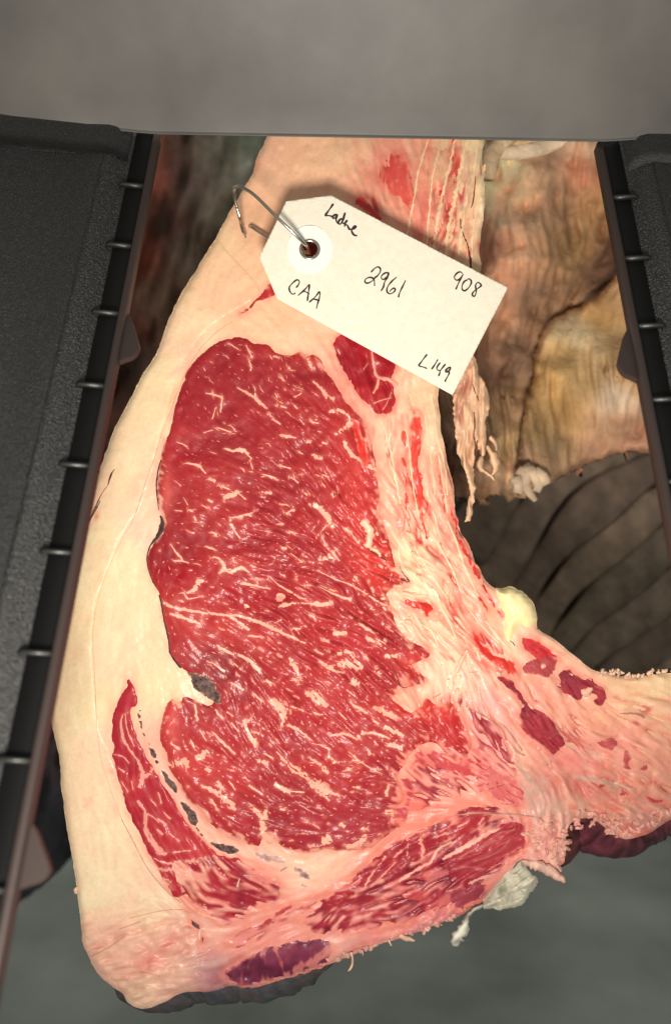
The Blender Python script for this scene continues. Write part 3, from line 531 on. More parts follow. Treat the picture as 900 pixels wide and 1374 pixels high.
o = join_flecks('fine_marbling', [fleck_geo(st, 0.10, 0.3, seed=i, nseg=3, halo=i >= len(tiny)) for i, st in enumerate(tiny + sat)], M_lean, eye, [(222, 138, 120) if i < 480 else ((214, 118, 106) if i < len(tiny) else (230, 158, 136)) for i in range(len(tiny + sat))], [(190, 76, 72)] * len(tiny + sat))
def streaky(red, dark, cover=0.0, ew=10.0):
    def f(x, y, d, fm=None):
        t = np.clip(0.5 + 0.3 * samp(N25, x, y) + 0.2 * samp(N9, x, y), 0, 1)[:, None]; c = lin(dark) * (1 - t) + lin(red) * t
        m = smooth(-0.7, 1.1, 0.75 * samp(L2, x, y) + 0.55 * samp(L4, x + 60, y) + 0.35 * samp(N9, x, y) - cover)
        e = smooth(0.0, 1.2, 1.1 - d / ew + 0.35 * samp(L2, x, y) + 0.25 * samp(N9, x, y)); m = np.clip(np.maximum(m, e), 0, 0.97)[:, None]
        return np.clip(c * (1 - m) + (0.72 * fat_color(x, y) + 0.28 * lin((224, 116, 106))) * m, 0.004, 0.9)
    return f
for pl, rd, dk_, cv in (([(512,560),(528,545),(548,548),(570,560),(582,600),(594,650),(604,700),(622,745),(646,785),(668,830),(690,880),(672,900),(640,890),(606,860),(575,800),(548,760),(528,700),(516,640),(510,600)], (214,84,70), (188,52,52), -0.95),
                        ([(560,930),(600,925),(640,935),(668,960),(690,1000),(700,1040),(684,1066),(650,1068),(610,1076),(570,1090),(540,1096),(536,1060),(548,1020),(580,1000),(628,1000),(620,965),(590,950)], (184,56,62), (150,36,50), -0.05),
                        ([(704,884),(740,880),(780,905),(830,925),(890,930),(950,920),(950,1060),(890,1078),(840,1078),(790,1076),(740,1068),(715,1040),(700,990),(690,940)], (214,112,96), (184,76,76), -1.5),
                        ([(560,200),(600,192),(640,200),(640,300),(630,370),(600,400),(565,380),(548,320),(552,250)], (222,104,86), (196,66,60), -0.95)):
    plate('streaked_tissue', pl, M_fat, beef, streaky(rd, dk_, cv, 14.0), H=0.35, edge=8, sink=0.5, res=2.0, rough=1.6, relief=lambda x, y: 0.3 * samp(L2, x, y))
# ------------------------------------------------------------ other muscles of the cut
CAPM = [(173,908),(178,914),(182,925),(187,937),(184,946),(178,952),(179,968),(183,982),(189,996),(199,1015),(207,1030),(214,1042),(222,1056),(229,1066),(236,1078),(241,1087),(250,1100),(259,1111),(268,1122),(277,1132),(287,1140),(298,1147),(318,1150),(330,1158),(340,1164),
 (352,1176),(362,1180),(376,1184),(376,1194),(362,1201),(346,1199),(333,1203),(334,1213),(322,1223),(312,1233),(302,1237),(292,1229),(283,1219),(270,1215),(262,1206),(250,1201),(238,1206),(230,1198),(221,1184),(210,1166),(202,1150),(195,1136),(188,1122),(180,1108),(172,1090),(166,1075),(160,1055),
 (155,1038),(151,1015),(153,1005),(149,985),(150,968),(153,952),(158,938),(166,926),(171,919),(170,911)]
capm_marb = lambda x, y: 0.5 + 1.5 * smooth(1130, 1180, y)
capm = plate('cap_muscle', CAPM, M_lean, beef, muscle_color((172, 38, 50), (138, 24, 40), (196, 60, 62), marble=capm_marb, pink=(236, 160, 145), blobs=[(255,1135,40,16,45,(206,70,72),.6),(160,970,14,40,0,(150,26,42),.5)], edge_w=lambda x, y: 1.8 + 3.5 * smooth(1150, 1180, y)), H=2.0, edge=3, res=1.5, rough=0.8, relief=lambda x, y: 0.4 * samp(N25, x, y) + 0.15 * samp(L2, x, y))
capm['label'] = 'narrow dark red muscle strip inside the fat cap'
PK, PR = (230, 152, 138), (182, 66, 70)
E2 = [[(218,262,6),(208,300,14),(212,340,18),(228,390,16),(255,430,14),(282,470,18),(300,505,22),(305,545,34),(292,590,30)],[(298,530,22),(330,535,26),(352,500,12)],[(228,255,5),(232,310,8),(248,360,10),(268,405,8)],[(175,440,6),(215,450,10),(245,480,8)],[(195,500,6),(225,520,12)],[(280,650,22),(315,690,22),(322,740,14),(318,780,18),(342,830,24),(400,890,34)],[(320,705,14),(350,720,10),(378,745,8)],
 [(375,610,8),(390,660,12)],[(400,700,8),(430,730,12)],[(210,560,5),(240,610,12)],[(370,775,14),(395,800,16)],[(255,560,8),(262,600,10)],[(340,640,9),(365,670,7)],[(420,790,6),(470,830,14)],[(440,880,12),(520,870,10)]]
G2 = [[(325,225,14),(380,232,44),(430,250,60),(470,285,50),(490,320,22)],[(165,40,16),(162,75,14),(185,120,16),(210,165,24),(250,200,20)],[(215,55,14),(250,80,10)],[(200,215,8),(250,235,14),(310,225,16)],[(215,255,14),(255,262,18),(300,255,10)],[(300,300,14),(320,350,18)],[(235,295,12),(270,310,14)],[(350,310,10),(400,320,8)],[(545,290,16),(535,330,12)],[(380,365,22),(440,350,14)],[(400,400,16),(460,390,10),(500,350,26),(560,350,18)],[(470,430,8),(520,405,12),(575,380,10)],
 [(600,250,8),(640,275,10)],[(640,300,10),(690,300,14)],[(590,350,14),(640,345,12),(700,340,10)],[(440,200,8),(480,240,7)],[(420,300,10),(450,330,14)],[(440,440,14),(420,420,12)]]
for i, st in enumerate([C(100,880,3.333,t) for t in E2] + [C(140,1080,3,t) for t in G2]):
    fleck('marbling_fleck', st, M_lean, capm, PK, PR, lift=0.15, rough=0.45, seed=2000 + i, wmul=1.25)

def sub_muscle(name, poly, label, cols, marble=0.5, rough=0.8, H=1.8, edge=2.5, mat=None, pink=(236,165,145), edge_w=4.0, edge_k=0.8, res=1.5, fl=0.04, rel=0.25, blobs=(), fat=None):
    o = plate(name, poly, mat or M_lean, beef, muscle_color(*cols, marble=marble, pink=pink, edge_w=edge_w, edge_k=edge_k, fl=fl, blobs=blobs, fat=fat), H=min(H, 0.9), sink=0.7, edge=max(edge, 5.0), res=res, rough=rough, relief=lambda x, y: 0.7 * rel * (samp(L2, x, y) + 0.6 * samp(N9, x, y)))
    if label: o['label'] = label
    return o
dk = sub_muscle('small_muscle', C(420,430,3.333,[(80,100),(110,60),(150,50),(260,110),(365,175),(368,230),(358,262),(370,300),(377,340),(372,380),(356,410),(330,425),(300,430),(265,410),(235,380),(205,345),(180,320),(165,290),(145,255),(120,210),(98,170),(86,135)]),
   'small dark red muscle under the lower edge of the tag', ((160,28,38),(118,14,26),(196,50,52)), marble=0.5, edge_w=2.2)
strokes('fat_seam', 420, 430, 3.333, [[(262,130,10),(270,195,12),(288,250,22),(330,262,22),(380,285,20)],[(292,262,18),(285,298,16),(268,325,10)],[(270,370,8),(310,355,6),(350,345,6)],[(310,400,5),(330,370,5),(350,320,5)],[(225,220,4),(245,190,5)],[(110,130,12),(120,150,8)]], M_lean, dk, (236,160,140), (200,80,72), lift=0.6)
redcols = ((212,52,46),(184,32,36),(224,84,66))
for p in ([(430,440),(450,405),(475,430),(490,470),(490,560),(470,610),(450,600),(440,560),(430,500)],[(385,530),(400,480),(420,490),(420,560),(430,590),(410,590),(390,560)],[(385,600),(420,620),(428,660),(415,675),(395,650)],[(445,640),(480,660),(500,700),(495,760),(480,770),(460,740),(450,700)],
          [(470,790),(510,800),(515,850),(500,900),(485,890),(480,840)],[(605,810),(625,830),(640,890),(648,920),(615,890)],[(405,760),(425,770),(430,830),(415,860),(405,850)]):
    sub_muscle('lean_strip', C(420,430,3.333,p), None, redcols, marble=0.6, H=1.2, edge=2.0, edge_w=2.6, edge_k=0.8, res=1.5)
for p in ([(485,-10),(505,-5),(515,60),(500,100),(480,70)],[(555,160),(580,160),(620,250),(612,272),(590,240)],[(660,230),(678,260),(692,310),(672,292)],[(720,390),(750,390),(780,440),(795,490),(762,460)],[(395,430),(420,402),(470,420),(520,415),(542,450),(532,480),(510,505),(470,472),(435,460)],
          [(708,565),(760,620),(800,650),(880,672),(905,690),(905,722),(850,722),(800,690),(742,620)]):
    sub_muscle('lean_strip', C(420,680,3.333,p), None, redcols, marble=0.7, H=1.2, edge=2.2, edge_w=3.0, edge_k=0.8, res=1.5)
sub_muscle('lean_strip', [(320,420),(330,410),(342,398),(352,388),(362,378),(370,382),(374,396),(362,402),(350,408),(338,417),(328,423),(316,428)], None, ((178,36,44),(140,22,34),(206,80,76)), marble=0.9, H=1.4)
sub_muscle('lean_strip', [(402,330),(408,318),(420,314),(436,318),(448,330),(446,348),(432,356),(414,352)], None, ((120,18,24),(90,10,16),(160,34,34)), marble=0.2, H=1.0)  # patch added behind the tag hole, the meat's shade put into its dark red
# raised fat knobs along the torn edge of the eye
strokes('fat_knob', 420, 680, 3.333, [[(222,62,34),(248,95,40),(254,140,38),(240,178,34)],[(255,185,20),(285,195,24),(300,215,14)],[(420,110,20),(440,135,30),(455,150,18)],[(400,385,26),(450,395,30),(510,405,24)],[(410,510,22),(440,520,28)],[(640,740,20),(660,690,24),(690,640,18)],[(820,740,26),(835,752,22)],[(440,200,12),(460,250,14),(500,300,10)]], M_fat, beef, (240,192,162), (214,120,100), lift=3.2, rough=0.3)
strokes('fat_strand', 420, 680, 3.333, [[(450,175,8),(500,260,10),(560,350,10),(600,410,8)],[(395,140,9),(380,200,12),(400,260,12),(440,320,9)],[(520,110,8),(570,190,12),(620,280,10),(660,380,9)],[(600,60,9),(640,160,12),(690,300,12),(740,400,10)],[(560,440,8),(600,500,12),(640,590,9)],[(690,640,6),(700,720,10),(740,800,8)],[(620,640,14),(650,720,12),(640,790,14)],[(480,520,10),(530,560,14),(560,620,10)],[(540,30,10),(560,110,9)],[(730,640,10),(745,690,14)],[(770,510,9),(830,590,12),(890,650,9)],[(690,450,9),(760,540,10),(830,610,9)]], M_fat, beef, (246,208,172), (232,165,135), lift=0.8, rough=0.4)
strokes('fat_strand', 420, 430, 3.333, [[(300,440,10),(330,520,14),(350,600,12),(370,700,10)],[(430,320,8),(450,380,10)],[(530,320,9),(545,430,12),(560,540,10),(590,650,12),(600,780,10)],[(410,480,6),(428,560,9),(436,660,9),(450,760,8),(470,870,8)],[(500,420,8),(515,520,10),(530,650,9),(545,780,9)],[(340,620,10),(370,720,14),(390,820,10)],[(560,600,8),(580,720,9),(600,860,8)]], M_fat, beef, (246,204,166), (234,165,135), lift=0.7, rough=0.4)
# top right fat strip, running up behind the tag
strokes('fat_strand', 450, 0, 2, [[(250,370,6),(225,450,9),(205,560,8),(190,640,7)],[(285,370,6),(262,470,8),(250,580,8),(245,660,6)],[(320,375,10),(300,470,14),(275,580,14),(262,680,9)],[(350,375,12),(330,480,16),(305,600,15),(295,700,10)],[(385,375,10),(370,470,14),(345,570,14),(330,690,10)],[(400,440,9),(385,520,11),(372,600,10),(365,690,7)]], M_fat, beef, (244,208,164), (238,186,150), lift=0.5, rough=0.6, wmul=0.8)
strokes('lean_strip', 450, 0, 2, [[(283,510,10),(280,525,11)],[(318,372,9),(312,385,6)],[(290,585,5),(300,580,4)],[(60,535,34),(90,560,26),(120,590,14)]], M_lean, beef, (208,58,54), (224,120,102), lift=0.5)
sub_muscle('lean_strip', [(506,228),(518,206),(534,204),(548,212),(557,232),(561,262),(556,284),(542,280),(528,266),(513,250)], None, ((206,66,62),(176,40,46),(220,96,82)), marble=2.2, rough=2.0, edge_w=13, edge_k=0.95, H=0.7)
# fissures: thin dark gaps
DARKF = (58, 30, 30)
strokes('fissure', 420, 680, 3.333, [[(215,95,4),(228,140,5),(245,185,6),(285,215,7),(330,240,6),(365,255,4)],[(330,312,4),(380,320,6),(430,335,7),(400,295,5),(385,265,4)],[(385,625,3),(415,608,4),(440,612,3)],[(340,690,4),(370,745,5),(388,800,6),(420,810,4)],[(870,590,4),(893,610,9),(900,622,5)],[(545,850,3),(580,830,3)]], M_lean, beef, DARKF, (120,50,44), lift=0.25)
strokes('fissure', 0, 350, 3, [[(462,838,4),(448,862,12),(436,900,7)],[(405,965,4),(385,1005,9),(362,1046,5)]], M_fat, beef, (92,58,42), (150,105,75), lift=0.25)
strokes('fissure', 0, 650, 3.6, [[(525,0,4),(490,50,6),(460,115,12),(430,180,10),(400,240,5)]], M_fat, beef, (100,60,46), (150,105,75), lift=0.25)
strokes('seam_line', 0, 650, 3.6, [[(700,30,3),(665,110,4),(635,190,4),(600,250,2.5),(550,350,2.5),(500,470,3),(468,590,3),(450,720,3),(455,860,2.5),(462,1000,2.5),(468,1150,2.5)]], M_fat, beef, (216,176,142), (232,198,160), lift=0.5)
strokes('seam_line', 100, 880, 3.333, [[(92,120,2.5),(100,300,2.5),(118,450,3),(150,560,3),(200,700,3.5),(260,830,3.5),(310,910,4)]], M_fat, beef, (218,172,146), (234,194,162), lift=0.5)
strokes('seam_line', 90, 1100, 3.333, [[(245,0,4),(300,100,4),(350,200,5),(410,280,5),(470,340,5),(510,372,5)],[(280,440,3),(360,420,3),(440,405,3),(520,400,4)],[(230,490,2.5),(330,455,2.5)],[(110,610,5),(180,575,4),(260,520,2.5)],[(330,680,4),(380,690,4),(420,700,3)]], M_fat, beef, (186,132,116), (222,170,148), lift=0.6)
strokes('seam_line', 180, 430, 3.333, [[(440,5,3),(360,60,3),(280,150,4),(215,270,4),(170,390,4),(130,490,3),(90,620,3),(50,730,3),(10,860,3)]], M_fat, beef, (214,150,116), (232,190,150), lift=0.4)
strokes('fissure', 600, 180, 2.643, [[(45,300,4),(52,345,7),(72,395,6),(80,440,12),(82,475,10)],[(100,150,4),(92,230,7),(84,262,4)]], M_fat, beef, (84,44,32), (170,100,70), lift=0.4)
# dark rim of the eye and the row of dark spots in the fat
strokes('dark_rim', 180, 430, 3.333, [[(120,625,6),(106,680,8),(100,750,8),(106,810,6),(112,850,5)]], M_bone, beef, (48,26,26), (120,60,50), lift=0.5)
strokes('dark_rim', 180, 680, 3.333, [[(118,40,8),(128,75,26),(120,110,30),(100,140,18),(75,170,9),(60,215,7),(60,260,6),(78,320,5),(100,360,5)],[(112,395,7),(122,430,9),(130,480,8),(145,550,9),(155,600,8),(162,650,9),(185,690,12),(210,720,12)]], M_bone, beef, (54,36,34), (150,84,74), lift=0.9, var=0.4)
VN2 = vnoise(NX, NY, 2.2, 91)
def stroke_outline(st):
    q = loop_pts([(a[0], a[1], a[2]) for a in st], 2.0, 0, closed=False); t = np.gradient(q[:, :2], axis=0); t /= np.linalg.norm(t, axis=1)[:, None] + 1e-9
    nr = np.stack([-t[:, 1], t[:, 0]], 1); h = np.maximum(q[:, 2:3], 2.8) * 0.56
    return np.concatenate([[q[0, :2] - t[0] * h[0]], q[:, :2] + nr * h, [q[-1, :2] + t[-1] * h[-1]], (q[:, :2] - nr * h)[::-1]])
def spot_color(edge):
    def f(x, y, d):
        t = np.clip(0.45 + 0.30 * samp(VN2, x, y) + 0.16 * samp(N4, x, y), 0, 1)[:, None]; c = lin((48, 34, 33)) * (1 - t) + lin((122, 92, 84)) * t
        e = smooth(0.15, 1.2, 1.1 - d / edge + 0.35 * samp(VN2, x + 9, y))[:, None]; fc = 0.55 * fat_color(x, y) + 0.45 * lin((168, 70, 64))
        return np.clip(c * (1 - e) + fc * e, 0.004, 0.9)
    return f
for k, st in enumerate(C(180,680,3.333,s) for s in [[(240,745,34),(275,775,66),(320,805,86),(355,840,66),(378,880,26)]]):
    plate('dark_spot', stroke_outline(st), M_bone, beef, spot_color(5.0), H=0.8, edge=4, sink=0.8, res=1.0, rough=1.2, update=False, relief=lambda x, y: 0.35 * samp(VN2, x, y))['label'] = 'large dark grey dried spot'
for k, st in enumerate(C(100,880,3.333,s) for s in [[(345,222,8),(315,236,12),(292,250,20)],[(290,262,22),(288,285,20)],[(292,295,14),(300,325,14)],[(302,340,16),(308,365,10)],[(322,378,8),(335,395,12)],[(335,408,18),(352,430,30),(365,450,24)],[(362,462,20),(372,478,20)],[(388,508,10),(405,535,26),(432,575,40),(456,605,30)],[(412,595,6),(430,612,8)],[(466,652,16),(495,680,30),(525,715,46),(540,750,40)],[(545,768,20),(560,785,18)],[(562,798,18),(580,812,20)],[(590,835,8),(640,850,34),(690,862,44),(735,872,26)],[(375,220,7),(380,232,7)],[(300,372,8),(304,380,8)],[(438,618,8),(446,626,8)]]):
    plate('dark_spot', stroke_outline(st), M_bone, beef, spot_color(2.6), H=0.6, edge=3, sink=0.5, res=1.0, rough=1.1, update=False, curve=False)
strokes('grey_streak', 340, 1100, 3.333, [[(10,150,20),(60,165,40),(110,175,40),(140,190,16)],[(185,215,22),(225,240,40),(250,265,14)],[(120,230,10),(150,210,10)],[(215,290,10),(240,300,10)]], M_fat, beef, (178,140,134), (224,165,148), lift=0.4, rough=0.5, var=0.3)

# ------------------------------------------------------------ lower muscles
for pl, rd, dk_, cv in (([(402,1238),(418,1216),(450,1190),(486,1160),(520,1136),(560,1112),(600,1092),(640,1076),(680,1084),(708,1104),(704,1140),(680,1164),(652,1186),(625,1206),(595,1222),(560,1236),(520,1246),(480,1254),(440,1256),(412,1252)], (170,48,60), (122,26,44), 0.15),
                        ([(226,1160),(250,1150),(290,1146),(330,1156),(366,1176),(384,1196),(372,1214),(345,1222),(330,1236),(304,1244),(284,1236),(262,1220),(244,1204)], (176,48,58), (140,28,44), 0.1),
                        ([(300,1262),(340,1238),(390,1216),(420,1200),(430,1212),(400,1236),(360,1258),(320,1276)], (196,74,78), (166,50,60), -0.5)):
    plate('mottled_muscle', pl, M_lean, beef, streaky(rd, dk_, cv), H=0.6, edge=6, sink=0.6, res=1.5, rough=1.6, relief=lambda x, y: 0.25 * samp(L2, x, y))
sub_muscle('lean_strip', [(552,1008),(575,1004),(600,1012),(628,1014),(652,1030),(640,1048),(604,1042),(572,1034),(546,1030)], None, ((200,76,78),(168,52,62),(216,106,98)), marble=2.2, rough=1.8, edge_w=12, edge_k=0.95, H=0.8)
sub_muscle('lean_strip', [(534,1046),(548,1040),(560,1056),(556,1082),(546,1104),(530,1112),(520,1100),(534,1076)], None, ((196,72,78),(164,50,62),(214,106,100)), marble=2.0, rough=1.6, edge_w=9, edge_k=0.95, H=0.8)
for pl in ([(549,556),(558,548),(567,562),(568,600),(563,630),(571,656),(573,692),(579,718),(571,726),(562,700),(556,666),(550,640),(547,600)], [(604,690),(612,694),(620,720),(632,744),(648,776),(662,800),(676,826),(668,828),(650,800),(632,770),(616,740),(606,712)],
           [(470,560),(480,562),(492,590),(498,620),(490,640),(478,610)], [(508,720),(520,728),(532,756),(540,776),(530,780),(516,756)], [(628,840),(640,846),(660,872),(688,890),(700,908),(690,912),(664,896),(640,872)], [(584,610),(590,614),(596,650),(602,690),(596,694),(588,660)]):
    sub_muscle('lean_strip', pl, None, redcols, marble=1.2, rough=0.9, H=0.9, edge_w=5, edge_k=0.9)
stri = ((154,42,56),(118,26,44),(182,64,70))
mA = sub_muscle('rib_muscle', C(400,1060,2.8125,[(45,465),(110,400),(200,345),(250,290),(320,225),(390,185),(470,160),(560,130),(620,90),(650,55),(700,65),(760,85),(720,125),(680,160),(600,185),(540,205),(500,235),(480,275),(430,290),(370,325),(300,365),(220,395),(200,420),(130,440),(80,450)]),
   None, ((164,42,54),(128,26,42),(190,64,66)), marble=1.9, pink=(234,150,134), rough=1.6, edge_w=4.5, edge_k=0.85)
mB = sub_muscle('rib_muscle', C(400,1060,2.8125,[(535,265),(560,240),(620,215),(680,175),(740,135),(800,108),(835,115),(862,150),(860,205),(830,240),(780,270),(740,305),(700,330),(640,340),(590,350),(565,330),(555,295)]),
   None, stri, marble=1.1, pink=(212,126,118), rough=1.5, edge_w=3.0, edge_k=0.8)
sub_muscle('rib_muscle', C(400,1060,2.8125,[(540,375),(620,352),(690,338),(722,370),(692,412),(642,440),(592,450),(560,420)]), None, ((150,56,70),(110,36,54),(186,86,90)), marble=2.2, pink=(222,150,142), rough=1.9, edge_w=5.0, edge_k=0.9)
for p in ([(298,415),(345,380),(367,388),(332,422)],[(388,390),(440,368),(490,382),(480,412),(440,422),(400,418)],[(185,480),(262,440),(272,450),(212,482)],[(400,345),(440,320),(500,305),(525,330),(480,345),(430,352)],[(300,470),(320,462),(330,475),(310,482)]):
    sub_muscle('lean_strip', C(400,1060,2.8125,p), None, ((196,76,78),(160,46,56),(214,104,98)), marble=1.3, rough=1.1, edge_w=6, edge_k=0.9)
for p in ([(575,500),(640,465),(700,420),(770,385),(790,395),(720,445),(660,490),(600,505)],[(660,475),(700,445),(720,450),(690,480)],[(640,650),(700,640),(720,668),(690,690),(660,680),(640,668)]):
    sub_muscle('lean_strip', C(140,1080,3,p), None, ((198,74,78),(165,50,60),(216,110,102)), marble=1.2, rough=1.1, edge_w=6, edge_k=0.9)
strokes('fat_seam', 400, 1060, 2.8125, [[(545,262,12),(600,230,22),(660,195,24),(710,165,18),(760,145,9)],[(380,345,14),(440,305,16),(500,270,14),(530,225,14),(580,195,10)]], M_fat, beef, (238,170,152), (214,110,105), lift=1.2, rough=0.45)
strokes('fat_seam', 400, 1060, 2.8125, [[(600,262,6),(650,230,6),(700,215,5),(740,190,5)],[(580,300,5),(640,290,6),(700,300,6)],[(660,270,5),(720,250,5),(770,220,5),(800,180,5)],[(740,290,5),(790,250,5),(830,215,4)],[(700,205,4),(770,160,5),(820,150,4)]], M_lean, mB, (200,110,106), (162,56,66), lift=0.5, rough=0.4)
strokes('fat_seam', 400, 1060, 2.8125, [[(250,370,8),(270,330,14),(290,300,8)],[(290,350,8),(340,300,10),(370,270,6)],[(460,180,24),(470,230,18),(465,270,10)],[(390,230,14),(360,255,10)],[(330,250,14),(300,290,8)],[(520,180,8),(560,160,10)],[(600,140,10),(640,120,8)],[(680,130,14),(700,105,9)],[(200,360,8),(240,330,8)],[(415,200,8),(410,250,8)]], M_lean, mA, (232,146,132), (178,66,70), lift=0.2, rough=0.5, wmul=1.15)
plate('dark_muscle', [(300,1302),(316,1294),(330,1283),(345,1275),(370,1266),(400,1260),(438,1256),(446,1272),(440,1294),(404,1306),(372,1316),(343,1324),(320,1324),(304,1314)], M_lean, beef, streaky((132,54,78), (92,30,54), 0.75, 6.0), H=0.8, edge=5, sink=0.7, res=1.5, rough=1.2, relief=lambda x, y: 0.3 * samp(N9, x, y))['label'] = 'purple dried muscle at the bottom edge of the cut'
stm = sub_muscle('striated_muscle', C(590,880,2.903,[(130,412),(168,398),(210,418),(260,450),(310,490),(337,540),(330,585),(285,592),(240,582),(200,558),(150,528),(128,480)]), None, ((206,92,92),(170,56,66),(222,130,120)), marble=2.0, pink=(236,165,150), rough=1.3, edge_w=8, edge_k=0.9)
strokes('lean_strip', 590, 880, 2.903, [[(140,420,8),(165,440,10),(160,470,7)],[(140,480,7),(175,470,12),(200,460,8)],[(145,505,7),(190,500,9)],[(190,520,7),(220,510,10),(250,500,7)],[(215,480,7),(225,500,8)],[(240,545,8),(265,560,10),(290,575,8)],[(255,520,8),(290,545,10),(320,560,7)],[(270,500,7),(310,520,8),(325,540,7)],[(195,430,7),(180,445,6)],[(240,575,7),(275,580,7)],[(0,480,8),(35,485,12)]], M_lean, beef, (196,80,86), (222,136,124), lift=0.2, rough=0.6, wmul=1.5)

# ------------------------------------------------------------ sawn bone and its red marrow
bonec = ((146,32,48),(104,18,36),(180,50,60))
sub_muscle('marrow_patch', C(590,880,2.903,[(450,65),(480,45),(520,50),(560,70),(600,85),(622,110),(652,140),(652,180),(622,197),(590,182),(600,160),(570,155),(545,187),(510,170),(480,150),(455,120)]), None, bonec, marble=1.5, rough=1.5, mat=M_bone, edge_w=3, edge_k=0.8)
sub_muscle('marrow_patch', C(590,880,2.903,[(212,85),(240,65),(270,85),(310,120),(332,150),(350,185),(390,200),(430,235),(460,270),(480,300),(496,330),(490,365),(460,385),(440,397),(410,377),(380,347),(345,327),(310,277),(300,230),(310,190),(280,150),(240,120)]), None, bonec, marble=1.5, rough=1.3, mat=M_bone, edge_w=3.5, edge_k=0.8)
sub_muscle('marrow_patch', C(630,680,3.333,[(222,592),(258,578),(300,593),(340,618),(380,640),(402,670),(397,702),(360,722),(320,702),(290,692),(260,662),(228,632)]), None, ((206,44,48),(176,28,40),(222,74,64)), marble=0.5, rough=0.9, mat=M_bone, edge_w=4.0)
for p in ([(580,345),(600,330),(640,320),(680,315),(702,335),(690,362),(660,382),(630,372),(610,350),(588,372),(578,360)],[(710,375),(730,365),(752,400),(742,420),(760,440),(800,410),(822,430),(800,457),(770,452),(735,452),(710,440),(705,400)],[(795,535),(850,550),(870,540),(872,580),(840,592),(805,570)],[(862,470),(880,442),(888,460),(875,480)],[(808,485),(842,490),(832,507),(812,500)],[(690,520),(720,510),(740,540),(700,550)],[(610,500),(640,490),(650,510),(620,520)],[(330,20),(440,-10),(455,50),(425,92),(380,85),(320,62)]):
    sub_muscle('marrow_patch', C(590,880,2.903,p), None, ((178,66,70),(140,42,52),(200,96,90)), marble=1.2, rough=1.0, mat=M_bone, edge_w=4, edge_k=0.85, H=1.2)
strokes('bone_chip', 590, 880, 2.903, [[(555,150,30),(575,140,36),(590,125,22)],[(395,42,24),(410,42,22)],[(220,70,22),(235,72,20)],[(385,355,20),(380,365,14)],[(470,285,9),(480,290,8)],[(655,680,30),(672,692,30)],[(460,110,10),(470,118,8)],[(560,75,6),(590,95,8)],[(320,200,12),(326,190,8)]], M_bone, beef, (236,182,160), (200,120,108), lift=1.8, rough=0.4)
strokes('cartilage', 590, 880, 2.903, [[(295,415,20),(330,460,30),(368,510,38),(395,555,42),(400,600,32),(382,640,20)],[(520,475,24),(600,480,26),(690,505,22),(760,520,14)]], M_fat, beef, (196,150,134), (214,150,136), lift=1.0, rough=0.35, var=0.12)
strokes('seam_line', 590, 880, 2.903, [[(100,195,9),(150,222,10),(200,250,10),(240,285,11),(262,335,11),(300,372,13),(330,388,10)],[(60,622,6),(150,612,8),(300,618,9),(385,630,8)],[(250,270,8),(300,340,9),(320,370,8)],[(700,225,6),(760,225,12),(795,240,12)]], M_fat, beef, (178,124,106), (214,158,134), lift=0.3, wmul=1.2)
strokes('fat_strand', 590, 880, 2.903, [[(70,20,10),(100,90,14),(120,170,10)],[(120,60,9),(150,120,12),(160,180,8)],[(205,195,9),(215,240,14),(245,262,10)],[(230,180,8),(265,200,10),(280,240,9)],[(180,190,6),(185,230,7)],[(260,330,12),(290,380,14),(280,410,9)],[(30,120,10),(60,170,12)]], M_fat, beef, (236,180,160), (218,130,120), lift=0.7, rough=0.4)
# cartilage knob
KNOB = [(664,790),(672,789),(684,787),(697,792),(706,798),(712,806),(718,813),(720,827),(716,838),(706,842),(698,838),(690,850),(682,862),(676,850),(676,838),(674,822),(670,808)]
plate('cartilage_knob', KNOB, M_fat, beef, lambda x, y, d: np.tile(lin((244,224,168)), (len(x), 1)) * (1 + 0.05 * samp(N9, x, y))[:, None], H=9, edge=7, sink=1, res=1.5, rough=0.5, relief=lambda x, y: 0.6 * samp(N9, x, y))
# cleft between the corner fat and the cap muscle
sub_muscle('cleft', C(140,1080,3,[(305,390),(345,435),(368,460),(397,490),(402,520),(406,545),(402,572),(386,566),(385,515),(365,505),(348,485),(335,440)]), 'dark split between corner fat and muscle', ((84,62,62),(48,36,40),(120,88,84)), marble=0.3, H=0.8, edge_k=0.3)
strokes('tissue_tag', 140, 1080, 3, [[(390,495,6),(380,520,14),(384,545,6)],[(545,295,6),(535,330,12)],[(320,640,5),(430,580,6)],[(415,590,5),(425,575,8)]], M_fat, beef, (238,200,180), (190,140,130), lift=2.0)

# torn crumbs along the sawn lower and right edge
def crumbs(name, line, n, spread, rmin, rmax, rgb, rim, hmax, seed):
    r = np.random.default_rng(seed); L = loop_pts(line, 1.5, 0, closed=False); geos, cs = [], []
    for k in range(n):
        q = L[r.integers(len(L))]; x = q[0] + r.normal(0, spread); y = q[1] + r.normal(0, spread); rr = r.uniform(rmin, rmax); a = r.uniform(0, math.pi)
        st = [(x - rr * math.cos(a), y - rr * math.sin(a), rr * 0.9), (x, y, rr * 1.5), (x + rr * math.cos(a), y + rr * math.sin(a), rr * 0.8)]
        base = r.uniform(0.5, hmax)
        geos.append(fleck_geo(st, rr * 0.5, 0.45, seed=int(r.integers(1e6)), nseg=4, host=lambda X, Y, b=base: samp(HMAP, X, Y) + b - 1.2))
        t = r.uniform(-14, 14); cs.append((np.clip(rgb[0] + t, 0, 250), np.clip(rgb[1] + t, 0, 250), np.clip(rgb[2] + t, 0, 250)))
    return join_flecks(name, geos, M_bone, beef, cs, [rim] * n)
crumbs('bone_crumbs', [(768,1108),(790,1094),(815,1106),(835,1118),(856,1112),(880,1098),(905,1085)], 70, 4.5, 2.0, 5.5, (228,164,150), (214,140,128), 1.6, 41)
crumbs('bone_crumbs', [(712,1108),(722,1125),(735,1140),(748,1150),(752,1130),(745,1110)], 44, 7, 2.0, 5.5, (230,170,152), (216,144,130), 1.6, 42)
